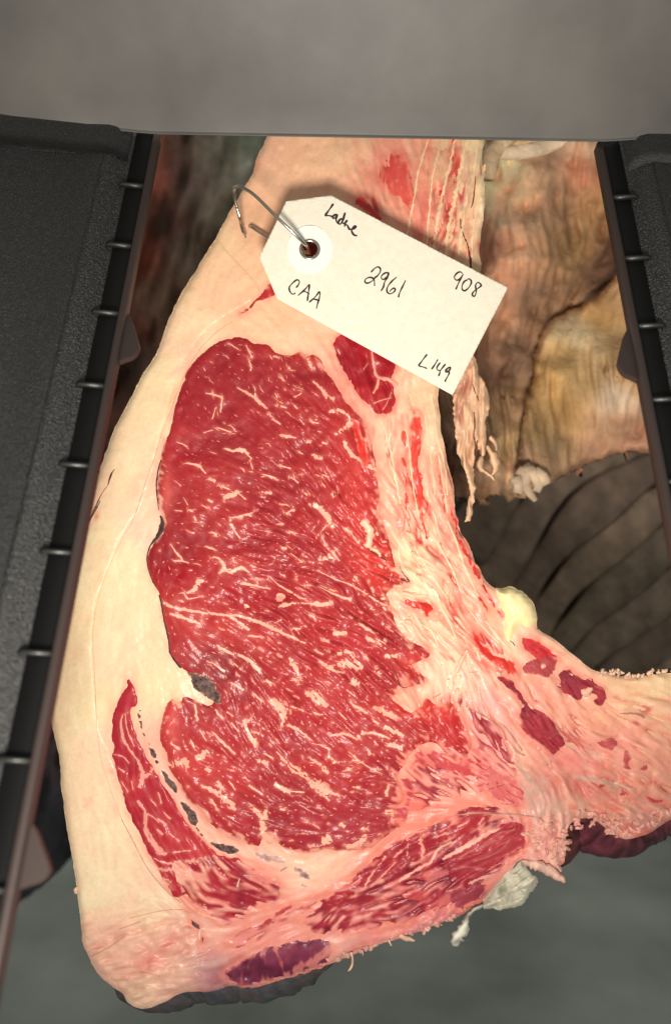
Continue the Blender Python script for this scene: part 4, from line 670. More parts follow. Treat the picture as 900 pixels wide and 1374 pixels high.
crumbs('bone_crumbs', [(806,900),(828,903),(852,908),(875,904),(900,900)], 40, 1.6, 1.2, 3.4, (240,205,180), (230,184,160), 2.0, 43)
crumbs('torn_fringe', [(440,1288),(470,1280),(500,1268),(530,1258),(556,1250),(590,1238),(620,1224),(650,1205)], 34, 2.4, 1.6, 4.4, (226,176,158), (214,152,140), 1.2, 44)
crumbs('torn_fringe', [(480,730),(510,745),(545,790),(560,830),(600,900),(640,960)], 60, 16, 1.4, 4.0, (240,190,160), (230,156,132), 1.2, 46)

def chunk(name, pts, rgb, rim, mat, lift, h0, label=None, rough=0.3, seed=0, var=0.1):
    X, Y, Z, F, K = fleck_geo(pts, lift, rough, seed, host=lambda X, Y: h0 + 0 * X)
    n = len(X); Zb = h0 - lift * 0.6 * K                         # closed underside
    V = np.concatenate([PH(X, Y, Z), PH(X, Y, np.minimum(Zb, Z - 0.3))])
    F2 = F + [tuple(a + n for a in reversed(f)) for f in F]
    k = np.clip(K * 1.6, 0, 1)[:, None]; c = (lin(rim) * (1 - k) + lin(rgb) * k) * (1 + var * samp(L2, X, Y))[:, None]
    o = link_mesh(name, V, F2, mat, beef, np.clip(np.concatenate([c, c]), 0.004, 0.95))
    if label: o['label'] = label
    return o
for i, st in enumerate([[(471,1278,4),(473,1288,2.5),(472,1297,3.5),(467,1303,1.5)],[(486,1275,3),(487,1282,1.5)],[(521,1261,3),(525,1269,2)],[(536,1256,6),(546,1259,7),(556,1262,3)],[(104,1190,4),(101,1194,7),(103,1199,4)],[(868,905,5),(876,898,5)],[(822,905,5),(826,899,4)]]):
    chunk('torn_shred', st, (232,190,165), (205,150,130), M_fat, 2.0, -3, seed=i)
chunk('bone_splinter', C(590,1100,2.903,[(318,160,16),(350,170,34),(395,185,40),(440,208,38),(470,228,30),(486,243,12)]), (230,184,166), (196,140,126), M_bone, 5, 2, 'pointed pink bone splinter at the lower edge', seed=4)
FLAP = C(590,1100,2.903,[(322,165),(345,200),(382,235),(372,262),(345,298),(305,335),(255,350),(205,346),(168,336),(150,338),(160,322),(195,285),(235,230),(268,195),(300,172)])
def flap_col(x, y, d): return np.clip(np.tile(lin((186,180,160)), (len(x), 1)) * (1 + 0.16 * samp(N9, x, y) + 0.10 * samp(L2, x, y))[:, None], .01, .9)
bk = HMAP.copy()
fl = plate('grey_fascia_flap', FLAP, M_dry, beef, flap_col, H=7, edge=6, sink=2, res=1.5, rough=1.2, relief=lambda x, y: 1.5 * samp(N9, x, y) + 1.3 * samp(L2, x, y) + 0.8 * samp(N4, x, y), update=False)
fl['label'] = 'crumpled grey dried flap hanging from the lower edge'
chunk('hanging_shred', C(590,1100,2.903,[(165,332,14),(130,352,18),(105,385,22),(88,425,40),(65,465,46),(52,488,30)]), (188,184,170), (150,146,135), M_dry, 5, -2, 'pale grey shred hanging below the flap', seed=8, rough=0.35, var=0.2)

def blur(R, n):
    for _ in range(3):
        for ax in (0, 1):
            c = np.cumsum(np.concatenate([np.repeat(R.take([0], ax), n + 1, ax), R, np.repeat(R.take([-1], ax), n, ax)], ax), axis=ax)
            k = R.shape[ax]; R = (c.take(range(2 * n + 1, 2 * n + 1 + k), ax) - c.take(range(0, k), ax)) / (2 * n + 1)
    return R
HALO = np.clip(blur(FM, 1) * 3.2, 0, 1)
for o_, x_, y_, d_, f_ in LEANS:     # lean next to a fleck of fat is paler
    c = f_(x_, y_, d_, 0.34 * samp(HALO, x_, y_)); c4 = np.ones((len(c), 4), np.float32); c4[:, :3] = c; o_.data.attributes['Col'].data.foreach_set('color', c4.ravel())
BLEED = blur(MASK, 3); BLEED2 = blur(MASK, 9)
for o_, x_, y_ in FATS:      # fat that borders lean meat is stained pink by it
    c = fat_color(x_, y_); nz = np.clip(1 + 0.45 * samp(L2, x_, y_) + 0.3 * samp(N9, x_, y_), 0.1, 2)
    wt = np.clip(0.25 + 0.75 * smooth(0.1, 0.8, samp(ROUGH, x_, y_)), 0, 1)
    wt = wt * (1 - gauss(x_, y_, 365, 1296, 110, 45, -12))
    k = np.clip(0.85 * samp(BLEED, x_, y_) * nz * wt + 0.05 * smooth(0, 0.3, samp(BLEED, x_, y_)), 0, 0.75)[:, None]; c = c * (1 - k) + lin((222, 112, 96)) * k
    k = np.clip(0.42 * samp(BLEED2, x_, y_) * nz, 0, 0.45)[:, None]; c = c * (1 - k) + lin((236, 158, 134)) * k
    c4 = np.ones((len(c), 4), np.float32); c4[:, :3] = np.clip(c, 0.004, 0.88); o_.data.attributes['Col'].data.foreach_set('color', c4.ravel())

# ------------------------------------------------------------ torn membrane hanging beside the face
MEM = C(420,430,3.333,[(690,120),(720,150),(742,240),(778,310),(783,400),(772,470),(778,560),(770,592),(748,612),(738,575),(728,600),(718,660),(724,720),(722,780),(716,830),(702,890),(672,910),(684,850),(696,770),(688,700),(660,640),(640,560),(630,480),(628,380),(622,300),(650,200)])
HM0 = HMAP.copy(); HMAP[:] = (-16 + 2.5 * N25 + 1.8 * L2).astype(np.float32)
def mem_col(x, y, d):
    c = np.tile(lin((228,182,146)), (len(x), 1)) * (1 + 0.10 * samp(L2, x, y) + 0.06 * samp(N9, x, y))[:, None]
    for cx, cy, rx, ry, an, rgb, st in [(622,520,9,18,20,(150,70,62),.8),(617,555,4,16,-8,(160,80,70),.8),(636,590,5,40,0,(190,130,95),.4),(632,690,8,24,0,(205,170,140),.5)]:
        k = np.clip(st * gauss(x, y, cx, cy, rx, ry, an), 0, 1)[:, None]; c = c * (1 - k) + lin(rgb) * k
    return np.clip(c, .01, .9)
mb = plate('torn_membrane', MEM, M_fat, beef, mem_col, H=5, edge=4, sink=4, res=1.5, rough=0.8, relief=lambda x, y: 1.5 * samp(L2, x, y))
mb.modifiers.new('thick', 'SOLIDIFY').thickness = 0.0008; mb['label'] = 'thin torn strip of membrane hanging beside the face'
strokes('fissure', 420, 430, 3.333, [[(712,285,4),(725,325,8),(740,360,5)],[(718,410,6),(722,460,9),(718,520,8),(728,560,14),(720,600,7)],[(735,535,8),(728,570,14),(722,605,7)]], M_fat, mb, (90,58,42), (160,110,80), lift=0.5)
for i, st in enumerate([C(420,430,3.333,t) for t in ([(778,560,20),(795,590,34),(812,630,40),(815,665,34),(800,690,14)],[(750,610,24),(745,650,30),(765,675,20),(795,695,20),(810,715,9)],[(790,520,20),(810,545,26),(820,580,20)])]):
    chunk('membrane_curl', st, (214,172,136), (150,104,78), M_fat, 5, -18, seed=50 + i, rough=0.35, var=0.12)
HMAP[:] = HM0

# ------------------------------------------------------------ dried carcass wall behind, on the right
def sheet(name, poly, d0, dfun, mat, parent, colf, res, label=None, rough=1.0, thick=0.004):
    loops = [loop_pts(poly, res, rough)]
    x, y, d, F, _ = plate_mesh(loops, res)
    dist = d0 + dfun(x, y, d)
    o = link_mesh(name, P(x, y, dist), F[:, ::1], mat, parent, np.clip(colf(x, y, d), .003, .9))
    m = o.modifiers.new('thick', 'SOLIDIFY'); m.thickness = thick; m.offset = -1
    if label: o['label'] = label
    return o
rear = empty('beef_carcass', (0.08, 0.12, CZ - 0.05), 'dried tan carcass inside with dark ribs, behind the tag at right', 'beef carcass')
RC = [((670,230),(214,176,140)),((700,260),(196,150,116)),((660,300),(205,160,130)),((690,340),(190,145,112)),((655,330),(120,82,66)),((740,240),(150,118,92)),((720,300),(140,110,84)),((780,230),(172,118,92)),((800,280),(165,125,85)),((760,330),(138,108,74)),
 ((700,400),(120,94,72)),((680,380),(190,140,110)),((668,430),(196,150,118)),((655,470),(140,104,82)),((690,470),(110,86,66)),((700,560),(130,102,74)),((680,600),(150,124,88)),((650,600),(90,66,48)),((670,660),(120,92,68)),((690,640),(170,140,112)),((620,600),(86,62,48)),((600,560),(104,78,60)),((730,420),(130,98,72)),((780,190),(180,150,122)),((840,300),(150,110,80)),((820,350),(90,64,48))]
RCc = idw([a for a, b in RC], lin(np.array([b for a, b in RC])), power=3.5, step=10)
def rear_col(x, y, d):
    return samp(RCc, x, y) * (1 + 0.045 * np.clip(samp(V1, x, y), -2, 2) + 0.12 * samp(N25, x, y) + 0.06 * samp(N9, x, y))[:, None] * 1.85 * (1 + np.array([[0.10, 0.04, 0.0]]) * smooth(0.4, 1.6, samp(N25, x + 120, y))[:, None])
_dx, _dy = DX.copy(), DY.copy(); va = np.radians(94) + 0.35 * vnoise(NX, NY, 60, 71); DX[:], DY[:] = np.cos(va), np.sin(va)
V1 = lic(vnoise(NX, NY, 6.0, 72), 26); DX[:], DY[:] = _dx, _dy
sheet('inner_membrane', [(590,120),(700,110),(830,120),(850,240),(870,330),(860,380),(800,420),(740,470),(720,560),(716,640),(704,662),(684,668),(660,664),(640,672),(600,660),(570,600),(560,400)], 0.335,
      lambda x, y, d: 0.007 * samp(N80, x, y) - 0.0016 * samp(V1, x, y) - 0.0022 * samp(N25, x, y) - 0.0008 * samp(N9, x, y) + 0.0003 * (x - 600) * 0.25, M_far, rear, rear_col, 3.0, 'wrinkled tan and grey membrane', rough=2.0)
YC = [((800,420),(196,150,92)),((840,380),(206,160,112)),((760,470),(190,146,86)),((730,520),(178,136,80)),((790,520),(176,140,90)),((840,500),(182,142,92)),((760,560),(190,148,92)),((720,580),(150,118,74)),((740,600),(140,112,78)),((820,570),(196,150,110)),((850,590),(188,136,104)),((800,600),(196,148,110)),((715,630),(176,140,104)),((770,455),(222,196,150)),((820,535),(205,180,150)),((700,620),(160,124,92))]
YCc = idw([a for a, b in YC], lin(np.array([b for a, b in YC])), power=3.5, step=10)
sheet('yellow_fat_panel', [(858,325),(846,350),(820,378),(790,402),(760,420),(738,432),(722,455),(714,490),(704,540),(694,600),(700,640),(722,650),(735,648),(760,636),(800,618),(840,606),(930,600),(930,480),(900,360)], 0.325,
      lambda x, y, d: 0.006 * samp(N80, x + 90, y) - 0.001 * samp(V1, x, y) - 0.0015 * samp(N25, x, y) + 0.012 * np.exp(-d / 5), M_far, rear,
      lambda x, y, d: samp(YCc, x, y) * np.array([[1.25, 1.3, 1.45]]) * (1 + 0.05 * samp(V1, x, y) + 0.10 * samp(N25, x, y))[:, None] * (1 - (0.35 * np.exp(-d / 6)))[:, None] + lin((150,60,48)) * (0.35 * np.exp(-d / 6))[:, None], 3.0, 'yellow tan fat panel with a reddish upper edge', rough=1.5)
sheet('rib_cage_wall', [(540,560),(700,560),(960,540),(1010,600),(1010,1040),(900,1030),(700,1000),(560,900)], 0.50,
      lambda x, y, d: 0.00012 * (x - 640) - 0.006 * samp(N80, x, y), M_far, rear, lambda x, y, d: np.tile(lin((98,80,68)), (len(x), 1)) * (1 + 0.2 * samp(N25, x, y))[:, None], 6.0, thick=0.02)
def tube3(name, pts, radii, mat, parent, rgb, seg=10, flat=1.0, var=0.15):
    pts = [Vector(p) for p in pts]; V, F, Cc = [], [], []
    for i, p in enumerate(pts):
        t = (pts[min(i + 1, len(pts) - 1)] - pts[max(i - 1, 0)]).normalized()
        a = t.cross(Vector((0, 1, 0)));
        if a.length < 1e-4: a = t.cross(Vector((1, 0, 0)))
        a.normalize(); b = t.cross(a).normalized()
        for k in range(seg):
            th = 2 * math.pi * k / seg
            V.append(p + (a * math.cos(th) + b * math.sin(th) * flat) * radii[i])
            Cc.append(lin(rgb) * (1 + var * math.sin(i * 1.7 + k * 0.9 + len(pts))))
    n = len(pts)
    for i in range(n - 1):
        for k in range(seg): F.append((i * seg + k, i * seg + (k + 1) % seg, (i + 1) * seg + (k + 1) % seg, (i + 1) * seg + k))
    F.append(tuple(range(seg))[::-1]); F.append(tuple((n - 1) * seg + k for k in range(seg)))
    return link_mesh(name, np.array([tuple(v) for v in V]), F, mat, parent, np.array(Cc))
RIBS = [[(640,800),(690,720),(760,640),(830,590),(930,560)],[(655,870),(700,790),(770,705),(850,640),(940,600)],[(690,880),(735,815),(800,740),(870,685),(950,640)],[(725,895),(770,840),(830,780),(900,725),(970,690)],[(760,910),(800,865),(860,815),(920,780),(980,750)],[(800,925),(845,880),(900,850),(990,815)],[(840,945),(890,905),(990,865)],[(620,740),(660,680),(720,620),(800,570)]]
for i, rb in enumerate(RIBS):
    q = loop_pts(rb, 12, 0, closed=False); m = len(q)
    tube3('rib', P(q[:, 0], q[:, 1], 0.485 + 0.00012 * (q[:, 0] - 640)), [0.0148 * (0.9 + 0.25 * math.sin(k * 0.35 + i)) for k in range(m)], M_far, rear, [(142,122,104),(128,108,92),(150,128,108),(134,116,98)][i % 4], flat=0.24)
q = np.array([(648,214,0),(662,202,0),(680,205,0),(704,204,0),(730,197,0),(748,190,0),(756,184,0),(770,170,0)], float)
tube3('membrane_fold', P(q[:, 0], q[:, 1], 0.300), [0.0028,0.0036,0.003,0.0032,0.0032,0.003,0.0025,0.002], M_far, rear, (236,208,176), flat=0.7)
q = np.array([(652,240),(655,222),(660,206),(672,192),(690,184)], float)
tube3('membrane_fold', P(q[:, 0], q[:, 1], 0.298), [0.0032,0.004,0.0035,0.003,0.002], M_far, rear, (232,200,160), flat=0.7)

for sh in ([(700,628),(706,640),(704,652),(712,664),(718,672)],[(708,630),(718,640),(722,652),(719,660)],[(716,634),(728,640),(733,650)],[(690,640),(696,652),(694,662)],[(712,628),(700,634),(694,630)]):
    q = np.array(sh, float); tube3('membrane_shred', P(q[:, 0], q[:, 1], 0.318), [0.0030,0.0026,0.0022,0.0017,0.001][:len(sh)], M_far, rear, (214,186,156), flat=0.7)
# ------------------------------------------------------------ another carcass behind, upper left
far = empty('beef_carcass', (-0.12, 0.3, CZ), 'blurred reddish brown and grey hanging carcass at the upper left behind the fat cap', 'beef carcass')
LC = [((205,240),(104,52,38)),((190,340),(96,48,34)),((170,440),(84,48,36)),((150,560),(74,46,36)),((230,300),(66,44,36)),((245,240),(60,42,36)),((220,400),(82,62,48)),((270,250),(98,84,74)),((255,340),(84,70,58)),((300,220),(92,84,72)),((330,220),(120,118,104)),((340,190),(96,100,84)),((300,280),(104,94,80)),((200,500),(58,42,34)),((130,640),(58,38,32)),((100,800),(48,34,32)),((90,1000),(46,38,38)),((60,1100),(40,38,42))]
LCc = idw([a for a, b in LC], lin(np.array([b for a, b in LC])), power=3.5, step=10)
_dx, _dy = DX.copy(), DY.copy(); DX[:], DY[:] = math.cos(math.radians(104)), math.sin(math.radians(104))
V2 = lic(vnoise(NX, NY, 9.0, 74), 40); DX[:], DY[:] = _dx, _dy
sheet('flank_surface', [(60,60),(250,40),(420,60),(430,300),(330,500),(250,700),(180,900),(160,1050),(112,1130),(70,1178),(15,1215),(-30,1220),(-40,800),(0,500),(40,250)], 0.56,
      lambda x, y, d: -0.004 * samp(V2, x, y) + 0.01 * samp(N80, x, y) + 0.05 * np.exp(-d / 40), M_far, far, lambda x, y, d: samp(LCc, x, y) * 2.6 * (1 + 0.16 * samp(V2, x, y))[:, None], 5.0, thick=0.03, rough=0.6)
# ============================================================ paper tag
TAGP = [(384,270),(444,262),(681,386),(607,530),(372,401),(348,345)]
def tag_h(x, y):
    """height over the face: the hole end is lifted by the wire, the far end leans back on the meat"""
    t = ((x - 366) * 0.87 + (y - 310) * 0.49) / 330.0
    return 58 - 30 * t + 5 * np.sin(np.clip(t, 0, 1) * 3.1)
tagroot = empty('carcass_tag', tuple(PH(np.array([414.]), np.array([336.]), np.array([48.]))[0]), 'cream paper tag with handwritten 2961 hanging on wire before the meat', 'tag')
HOLE = (415.5, 334.5)
circ = lambda r, n=40, cx=HOLE[0], cy=HOLE[1], ry=None: [(cx + r * math.cos(2 * math.pi * k / n), cy + (ry or r) * math.sin(2 * math.pi * k / n)) for k in range(n)]
def flat_plate(name, outer, holes, mat, lift, thick, res, curve=False, parent=tagroot):
    loops = [loop_pts(outer, 1.0, 0, curve=curve)] + [loop_pts(h, 1.0, 0) for h in holes]
    x, y, d, F, _ = plate_mesh(loops, res)
    o = link_mesh(name, PH(x, y, tag_h(x, y) + lift + 0.25 * samp(N80, x, y)), F, mat, parent)
    m = o.modifiers.new('thick', 'SOLIDIFY'); m.thickness = thick; m.offset = -1
    return o
flat_plate('paper', TAGP, [circ(10.5)], M_paper, 0.0, 0.0004, 3.0)
flat_plate('reinforcement_ring', circ(30.5, ry=32.5), [circ(11.5)], M_ring, 0.7, 0.00016, 1.5, curve=True)
def lathe_ring(name, r0, rt, mat, parent, lift, n=40, m=10, ry=1.0):
    V, F = [], []
    for i in range(n):
        a = 2 * math.pi * i / n
        for k in range(m):
            b = 2 * math.pi * k / m; r = r0 + rt * math.cos(b)
            x, y = HOLE[0] + r * math.cos(a), HOLE[1] + r * ry * math.sin(a)
            V.append(PH(np.array([x]), np.array([y]), tag_h(np.array([x]), np.array([y])) + lift + rt * 0.8 * math.sin(b))[0])
            F.append((i * m + k, ((i + 1) % n) * m + k, ((i + 1) % n) * m + (k + 1) % m, i * m + (k + 1) % m))
    return link_mesh(name, np.array(V), F, mat, parent)
lathe_ring('eyelet', 12.2, 2.2, M_steel, tagroot, 1.0)
def pen(pts, width, name='handwriting', parent=tagroot):
    q = loop_pts(pts, 0.8, 0, closed=False); n = len(q)
    t = np.gradient(q[:, :2], axis=0); t /= np.linalg.norm(t, axis=1)[:, None] + 1e-9
    nr = np.stack([-t[:, 1], t[:, 0]], 1); V, F = [], []
    for i in range(n):
        ww = width * 0.5 * (0.88 + 0.22 * math.sin(i * 0.37 + q[0, 0])) * (0.75 if i in (0, n - 1) else 1.0)
        for u, l in ((-1, 0.12), (0, 0.5), (1, 0.12)):
            x, y = q[i, :2] + nr[i] * ww * u
            V.append((x, y, l))
    e0 = q[0, :2] - t[0] * width * 0.4; e1 = q[-1, :2] + t[-1] * width * 0.4
    V += [(e0[0], e0[1], 0.12), (e1[0], e1[1], 0.12)]
    for i in range(n - 1):
        for k in range(2): a = i * 3 + k; F.append((a, a + 3, a + 4, a + 1))
    a = n * 3
    for k in range(2): F.append((a, k, k + 1)); F.append((a + 1, (n - 1) * 3 + k + 1, (n - 1) * 3 + k))
    V = np.array(V); V[:, 2] += tag_h(V[:, 0], V[:, 1]) + 0.25 * samp(N80, V[:, 0], V[:, 1])
    return V, F
def write(name, ox, oy, s, lines, width):
    Vs, Fs, n = [], [], 0
    for ln in lines:
        V, F = pen([(ox + x / s, oy + y / s) for x, y in ln], width)
        Vs.append(V); Fs += [tuple(a + n for a in f) for f in F]; n += len(V)
    V = np.concatenate(Vs)
    return link_mesh(name, PH(V[:, 0], V[:, 1], V[:, 2]), Fs, M_ink, tagroot)
write('handwritten_word', 425, 265, 12.857, [[(282,112),(225,195),(175,265),(148,310),(200,312),(255,325),(270,340)],[(352,300),(310,300),(275,335),(285,362),(325,340),(352,300),(330,370),(345,425),(372,455)],[(430,362),(385,395),(372,440),(400,460),(432,425),(465,345),(488,260),(455,370),(440,430),(470,450)],[(522,395),(490,440),(478,495)],[(478,495),(500,470),(530,485),(548,530),(575,555)],[(575,555),(640,535),(672,500),(640,498),(605,545),(605,595),(640,645),(690,660)]], 2.9)
write('handwritten_letters', 380, 365, 15, [[(262,310),(300,265),(325,205),(305,165),(265,162),(190,220),(130,290),(120,340),(140,400),(180,445),(215,440),(240,425)],[(300,470),(370,410),(440,345),(500,275),(525,255),(520,320),(505,430),(485,580)],[(370,400),(440,395),(500,425),(520,440)],[(525,605),(590,550),(660,480),(725,400),(738,450),(715,560),(690,640),(668,730)],[(600,545),(660,555),(725,575)]], 2.3)
write('handwritten_number', 480, 350, 12, [[(215,180),(265,125),(320,98),(360,125),(355,185),(310,245),(270,275),(220,330),(150,360),(112,335),(130,290),(190,265),(240,280),(262,310),(268,400)],[(490,190),(440,195),(385,235),(378,280),(410,300),(460,265),(500,215),(490,190),(475,265),(430,340),(410,420),(372,485)],[(620,265),(560,315),(495,390),(465,460),(480,515),(525,530),(580,500),(600,460),(575,440),(530,470),(515,495)],[(765,318),(730,390),(690,470),(660,545),(655,585)]], 2.3)
write('handwritten_number', 600, 355, 16.36, [[(330,195),(280,160),(215,185),(165,240),(150,290),(190,340),(250,330),(310,270),(345,215),(310,270),(255,380),(215,470),(185,540)],[(440,335),(470,310),(515,350),(520,410),(470,500),(400,565),(350,570),(318,530),(325,450),(370,370),(440,335)],[(640,540),(690,505),(738,460),(715,420),(670,390),(625,430),(615,490),(630,560),(620,640),(590,695),(550,680),(548,630),(600,570),(650,530)]], 2.3)
write('handwritten_code', 555, 465, 15, [[(262,160),(200,240),(140,320),(100,375),(130,400),(200,415),(255,440)],[(478,265),(430,350),(385,415),(358,455)],[(530,325),(490,375),(460,430),(480,475),(520,480)],[(632,355),(580,420),(530,490),(515,550),(495,590)],[(740,420),(690,430),(635,470),(640,515),(690,500),(735,440),(700,430),(650,490),(710,520),(690,580),(650,650),(625,705)]], 2.3)

# bent wire through the hole
wire = empty('wire_hook', tuple(PH(np.array([322.]), np.array([280.]), np.array([30.]))[0]), 'bent steel wire hook threaded through the hole of the paper tag', 'wire hook')
def wire_part(name, pts, r, seg=12, rend=None):
    p = np.array(pts, float); q = []
    for i in range(len(p) - 1):
        a, b, c, d = p[max(i - 1, 0)], p[i], p[i + 1], p[min(i + 2, len(p) - 1)]
        for t in np.linspace(0, 1, 9)[:-1]:
            q.append(0.5 * ((2 * b) + (c - a) * t + (2 * a - 5 * b + 4 * c - d) * t ** 2 + (3 * b - 3 * c + d - a) * t ** 3))
    q.append(p[-1]); q = np.array(q)
    W = PH(q[:, 0], q[:, 1], q[:, 2]); n = len(W); V, F = [], []
    up = Vector((0.3, 0.9, 0.2)).normalized()
    for i in range(n):
        t = Vector(W[min(i + 1, n - 1)] - W[max(i - 1, 0)]).normalized(); a = t.cross(up).normalized(); b = t.cross(a); up = -(a.cross(t)).normalized() if False else up
        rr = r if rend is None else r + (rend - r) * max(0, (i - n * 0.8) / (n * 0.2))
        for k in range(seg):
            th = 2 * math.pi * k / seg; V.append(tuple(Vector(W[i]) + (a * math.cos(th) + b * math.sin(th)) * rr))
    for i in range(n - 1):
        for k in range(seg): F.append((i * seg + k, (i + 1) * seg + k, (i + 1) * seg + (k + 1) % seg, i * seg + (k + 1) % seg))
    F.append(tuple(range(seg))); F.append(tuple((n - 1) * seg + k for k in range(seg))[::-1])
    return link_mesh(name, np.array(V), F, M_steel, wire)
wire_part('wire_loop', [(416,340,22),(414,335,44),(411,330,62),(395,314,76),(370,290,84),(345,265,84),(330,254,76),(319,250,66),(314,254,56),(315,266,46),(320,286,34),(325,306,20),(330,319,12)], 2.0 * S, rend=1.2 * S)
wire_part('wire_barb', [(318,279,42),(322,292,36),(323,300,28),(326,312,18)], 1.8 * S)
wire_part('wire_end', [(335,304,2),(338,305,9),(344,309,12),(352,314,12),(362,320,14),(380,330,18),(416,340,22)], 2.0 * S)

# ============================================================ black plastic hood round the opening
T0 = Vector(P(506.0, 185.0, 0.235)); B0 = Vector(P(505.0, 1109.0, 0.147))
v_ax = (B0 - T0).normalized(); u_ax = Vector((1, 0, 0)); u_ax = (u_ax - v_ax * u_ax.dot(v_ax)).normalized(); n_ax = u_ax.cross(v_ax).normalized()
if n_ax.y > 0: n_ax = -n_ax
W2 = 0.138 / 2
def HP(u, v, n): return tuple(T0 + u_ax * u + v_ax * v + n_ax * n)
hood = empty('grading_hood', tuple(T0), 'black textured plastic hood with ribbed inner edges framing the meat', 'hood')
def black(name, rgb, rough, layers, dist, spec=0.5):
    return plain(name, rgb, rough, 0.0, layers, dist, spec)
M_wall = mottled('black_plastic', (24, 24, 24), (78, 77, 75), 3400, 0.50, 0.78, 0.45, [(900, 4, 0.4), (3400, 2, 1.0)], 0.00045, 0.75, det=2)
M_top = mottled('lit_tone_plastic', (66, 63, 60), (98, 94, 89), 26, 0.3, 0.72, 0.52, [(60, 3, 0.8), (1500, 3, 0.1)], 0.00012, 0.6)  # same black plastic, its stronger lighting put into a lighter, smudged colour
M_gusset = black('worn_gusset', (36, 35, 34), 0.42, [(2500, 3, 0.5)], 0.0001, 0.6)
M_strip = black('black_plastic_strip', (16, 16, 17), 0.6, [(2600, 3, 0.6)], 0.00012, 0.25)
M_lip = black('worn_plastic_edge', (56, 46, 43), 0.5, [(2400, 3, 0.6)], 0.00012, 0.35)
VL = 0.262
def sweep(name, prof, mat, side, v0=0.0, v1=VL, nv=60, parent=hood, dn=0.0):
    """profile (s outward, n towards the viewer) in mm swept down one side of the opening"""
    V, F = [], []
    for j in range(nv + 1):
        v = v0 + (v1 - v0) * j / nv
        for s, n in prof: V.append(HP(side * (W2 + s * 1e-3), v, (n + dn) * 1e-3))
    m = len(prof)
    for j in range(nv):
        for k in range(m - 1):
            a = j * m + k; F.append((a, a + m, a + m + 1, a + 1) if side > 0 else (a, a + 1, a + m + 1, a + m))
    F.append(tuple(range(m))); F.append(tuple(nv * m + k for k in range(m))[::-1])
    return link_mesh(name, np.array(V), F, mat, parent)
def arc(cx, cy, r, a0, a1, n): return [(cx + r * math.cos(math.radians(a0 + (a1 - a0) * k / n)), cy + r * math.sin(math.radians(a0 + (a1 - a0) * k / n))) for k in range(n + 1)]
EDGE = [(7.95, -2.6), (8.2, -2.4), (9.2, -1.9), (10.6, -0.8), (12.2, 0.35), (13.8, 1.2), (15.4, 1.62)]
SIDE = [(15.4, 1.62), (17, 1.6), (20, 1.3), (25, 0.9), (34, 1.6), (50, 4.0), (80, 9.0), (120, 16.0)]
M_grain = mottled('grained_plastic', (20, 20, 20), (84, 83, 81), 2900, 0.48, 0.78, 0.42, [(900, 4, 0.4), (2300, 2, 1.0)], 0.0006, 0.8, det=2)
for sd in (-1, 1):
    sweep('rim', [(2.0, -4.0), (0.3, -4.0), (0.0, -3.6), (0.0, -0.4), (0.3, 0.0), (1.5, 0.0), (1.8, -0.3), (2.0, -2.6)], M_lip, sd)
    sweep('recess', [(2.02, -2.6), (8.1, -2.45), (8.1, -4.0), (2.02, -4.0)], M_strip, sd, v0=-0.005)
    sweep('side_panel', SIDE + [(120, 12), (45, -1), (15.4, -4)], M_wall, sd, v0=-0.005)
    sweep('moulded_edge', EDGE + [(15.3, -3), (8.2, -4.4)], M_grain, sd, v0=-0.005)
    # the raised border of the panel along the top
    sweep('corner_border', [(8.6, -3), (9.2, -1.2), (11, 0.4), (13, 1.6), (15.4, 2.2), (22, 2.4), (45, 4.75), (80, 9.8), (120, 16.9), (120, 12), (45, 0), (8.6, -3)], M_wall, sd, v0=-0.006, v1=0.0108, nv=4)
# top wall across the whole width
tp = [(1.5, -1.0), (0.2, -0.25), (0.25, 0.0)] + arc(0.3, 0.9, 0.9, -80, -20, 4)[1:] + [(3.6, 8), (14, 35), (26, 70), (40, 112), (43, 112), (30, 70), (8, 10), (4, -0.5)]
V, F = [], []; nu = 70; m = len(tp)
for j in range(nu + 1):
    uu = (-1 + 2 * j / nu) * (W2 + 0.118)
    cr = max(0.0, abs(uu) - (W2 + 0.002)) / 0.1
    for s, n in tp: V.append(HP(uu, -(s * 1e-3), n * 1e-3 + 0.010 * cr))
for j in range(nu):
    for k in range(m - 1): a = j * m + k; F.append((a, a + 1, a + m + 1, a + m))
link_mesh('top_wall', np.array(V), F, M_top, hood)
# gussets standing across the strip
def box8(name, c8, mat, parent):
    bm = bmesh.new(); vs = [bm.verts.new(p) for p in c8]
    for f in ((0,1,2,3),(7,6,5,4),(0,4,5,1),(1,5,6,2),(2,6,7,3),(3,7,4,0)): bm.faces.new([vs[i] for i in f])
    bmesh.ops.recalc_face_normals(bm, faces=bm.faces); bmesh.ops.bevel(bm, geom=bm.edges[:], offset=0.00012, segments=2, affect='EDGES')
    V = [tuple(v.co) for v in bm.verts]; bm.verts.index_update(); F = [tuple(v.index for v in f.verts) for f in bm.faces]; bm.free()
    return link_mesh(name, np.array(V), F, mat, parent)
def v_of(y):      # where a photo row meets the opening edge
    Z = 0.138 * FPX / (588 + 0.382 * (y - 185)); return (0.235 - Z) / (0.235 - 0.147) * (B0 - T0).length
for sd, rows in ((-1, (247, 328, 419, 517, 625, 743, 880, 1026, 1203)), (1, (251, 332, 422, 520, 629, 748))):
    for y in rows:
        v = v_of(y); t = 0.00055
        c = []
        for dv in (-t, t):
            c += [HP(sd * (W2 + 2.1e-3), v + dv, -2.7e-3), HP(sd * (W2 + 2.1e-3), v + dv, -1.0e-3), HP(sd * (W2 + 8.6e-3), v + dv, -0.5e-3), HP(sd * (W2 + 10.2e-3), v + dv, -1.6e-3)]
        box8('gusset', c, M_gusset, hood)
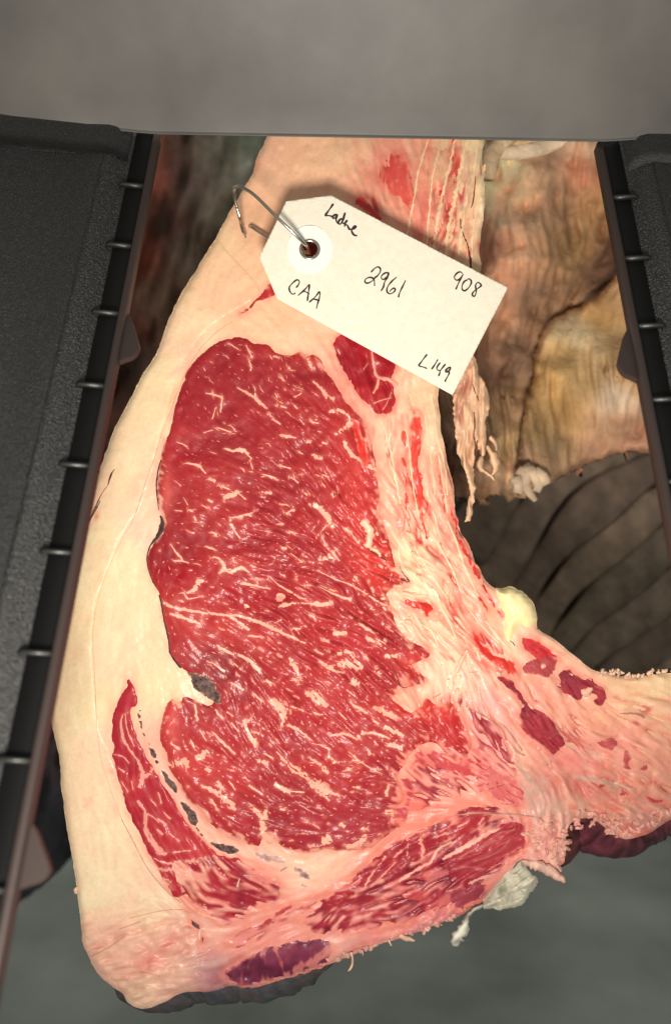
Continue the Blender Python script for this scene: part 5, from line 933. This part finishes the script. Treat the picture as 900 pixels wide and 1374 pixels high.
# small rounded tabs behind the rim
def tab(sd, ya, yb, out):
    va, vb = v_of(ya), v_of(yb); L = vb - va
    prof = [(-0.5, 0.0), (0.15, 0.12), (0.55, 0.38), (0.95, 0.68), (1.0, 0.78), (0.85, 0.90), (0.45, 0.99), (-0.5, 1.0)]
    q = loop_pts([(a, b) for a, b in prof], 0.05, 0); V, F = [], []; n = len(q)
    for dn in (-4.4e-3, -2.6e-3):
        for a, b in q: V.append(HP(sd * (W2 - a * out), va + b * L, dn))
    F = [tuple(range(n)), tuple(range(2 * n - 1, n - 1, -1))] + [(i, (i + 1) % n, n + (i + 1) % n, n + i) for i in range(n)]
    return link_mesh('tab', np.array(V), F, M_lip, hood, smooth=False)
tab(-1, 412, 476, 0.0046); tab(1, 418, 486, 0.0042); tab(-1, 1108, 1196, 0.0052)
# ============================================================ floor and far wall
def big_mat(name, rgb, var, scale):
    m, nt, b = mat_new(name); tc = nt.nodes.new('ShaderNodeTexCoord'); n = nt.nodes.new('ShaderNodeTexNoise'); n.inputs['Scale'].default_value = scale; n.inputs['Detail'].default_value = 5
    nt.links.new(tc.outputs['Object'], n.inputs['Vector']); r = nt.nodes.new('ShaderNodeValToRGB')
    c = lin(rgb); r.color_ramp.elements[0].position = 0.35; r.color_ramp.elements[1].position = 0.68
    r.color_ramp.elements[0].color = (*(c * (1 - var)), 1); r.color_ramp.elements[1].color = (*(c * (1 + var)), 1)
    nt.links.new(n.outputs['Fac'], r.inputs[0]); nt.links.new(r.outputs[0], b.inputs['Base Color']); b.inputs['Roughness'].default_value = 0.5
    return m
M_floor = big_mat('concrete_floor', (141, 147, 138), 0.36, 3.4)
V = [(-4, -2, 0), (4, -2, 0), (4, 4, 0), (-4, 4, 0)]
o = link_mesh('floor', np.array(V), [(0, 1, 2, 3)], M_floor, smooth=False); o['kind'] = 'structure'
V = [(-4, 4, 0), (4, 4, 0), (4, 4, 3), (-4, 4, 3)]
o = link_mesh('wall', np.array(V), [(3, 2, 1, 0)], big_mat('wall_panel', (120, 122, 116), 0.1, 2.0), smooth=False); o['kind'] = 'structure'
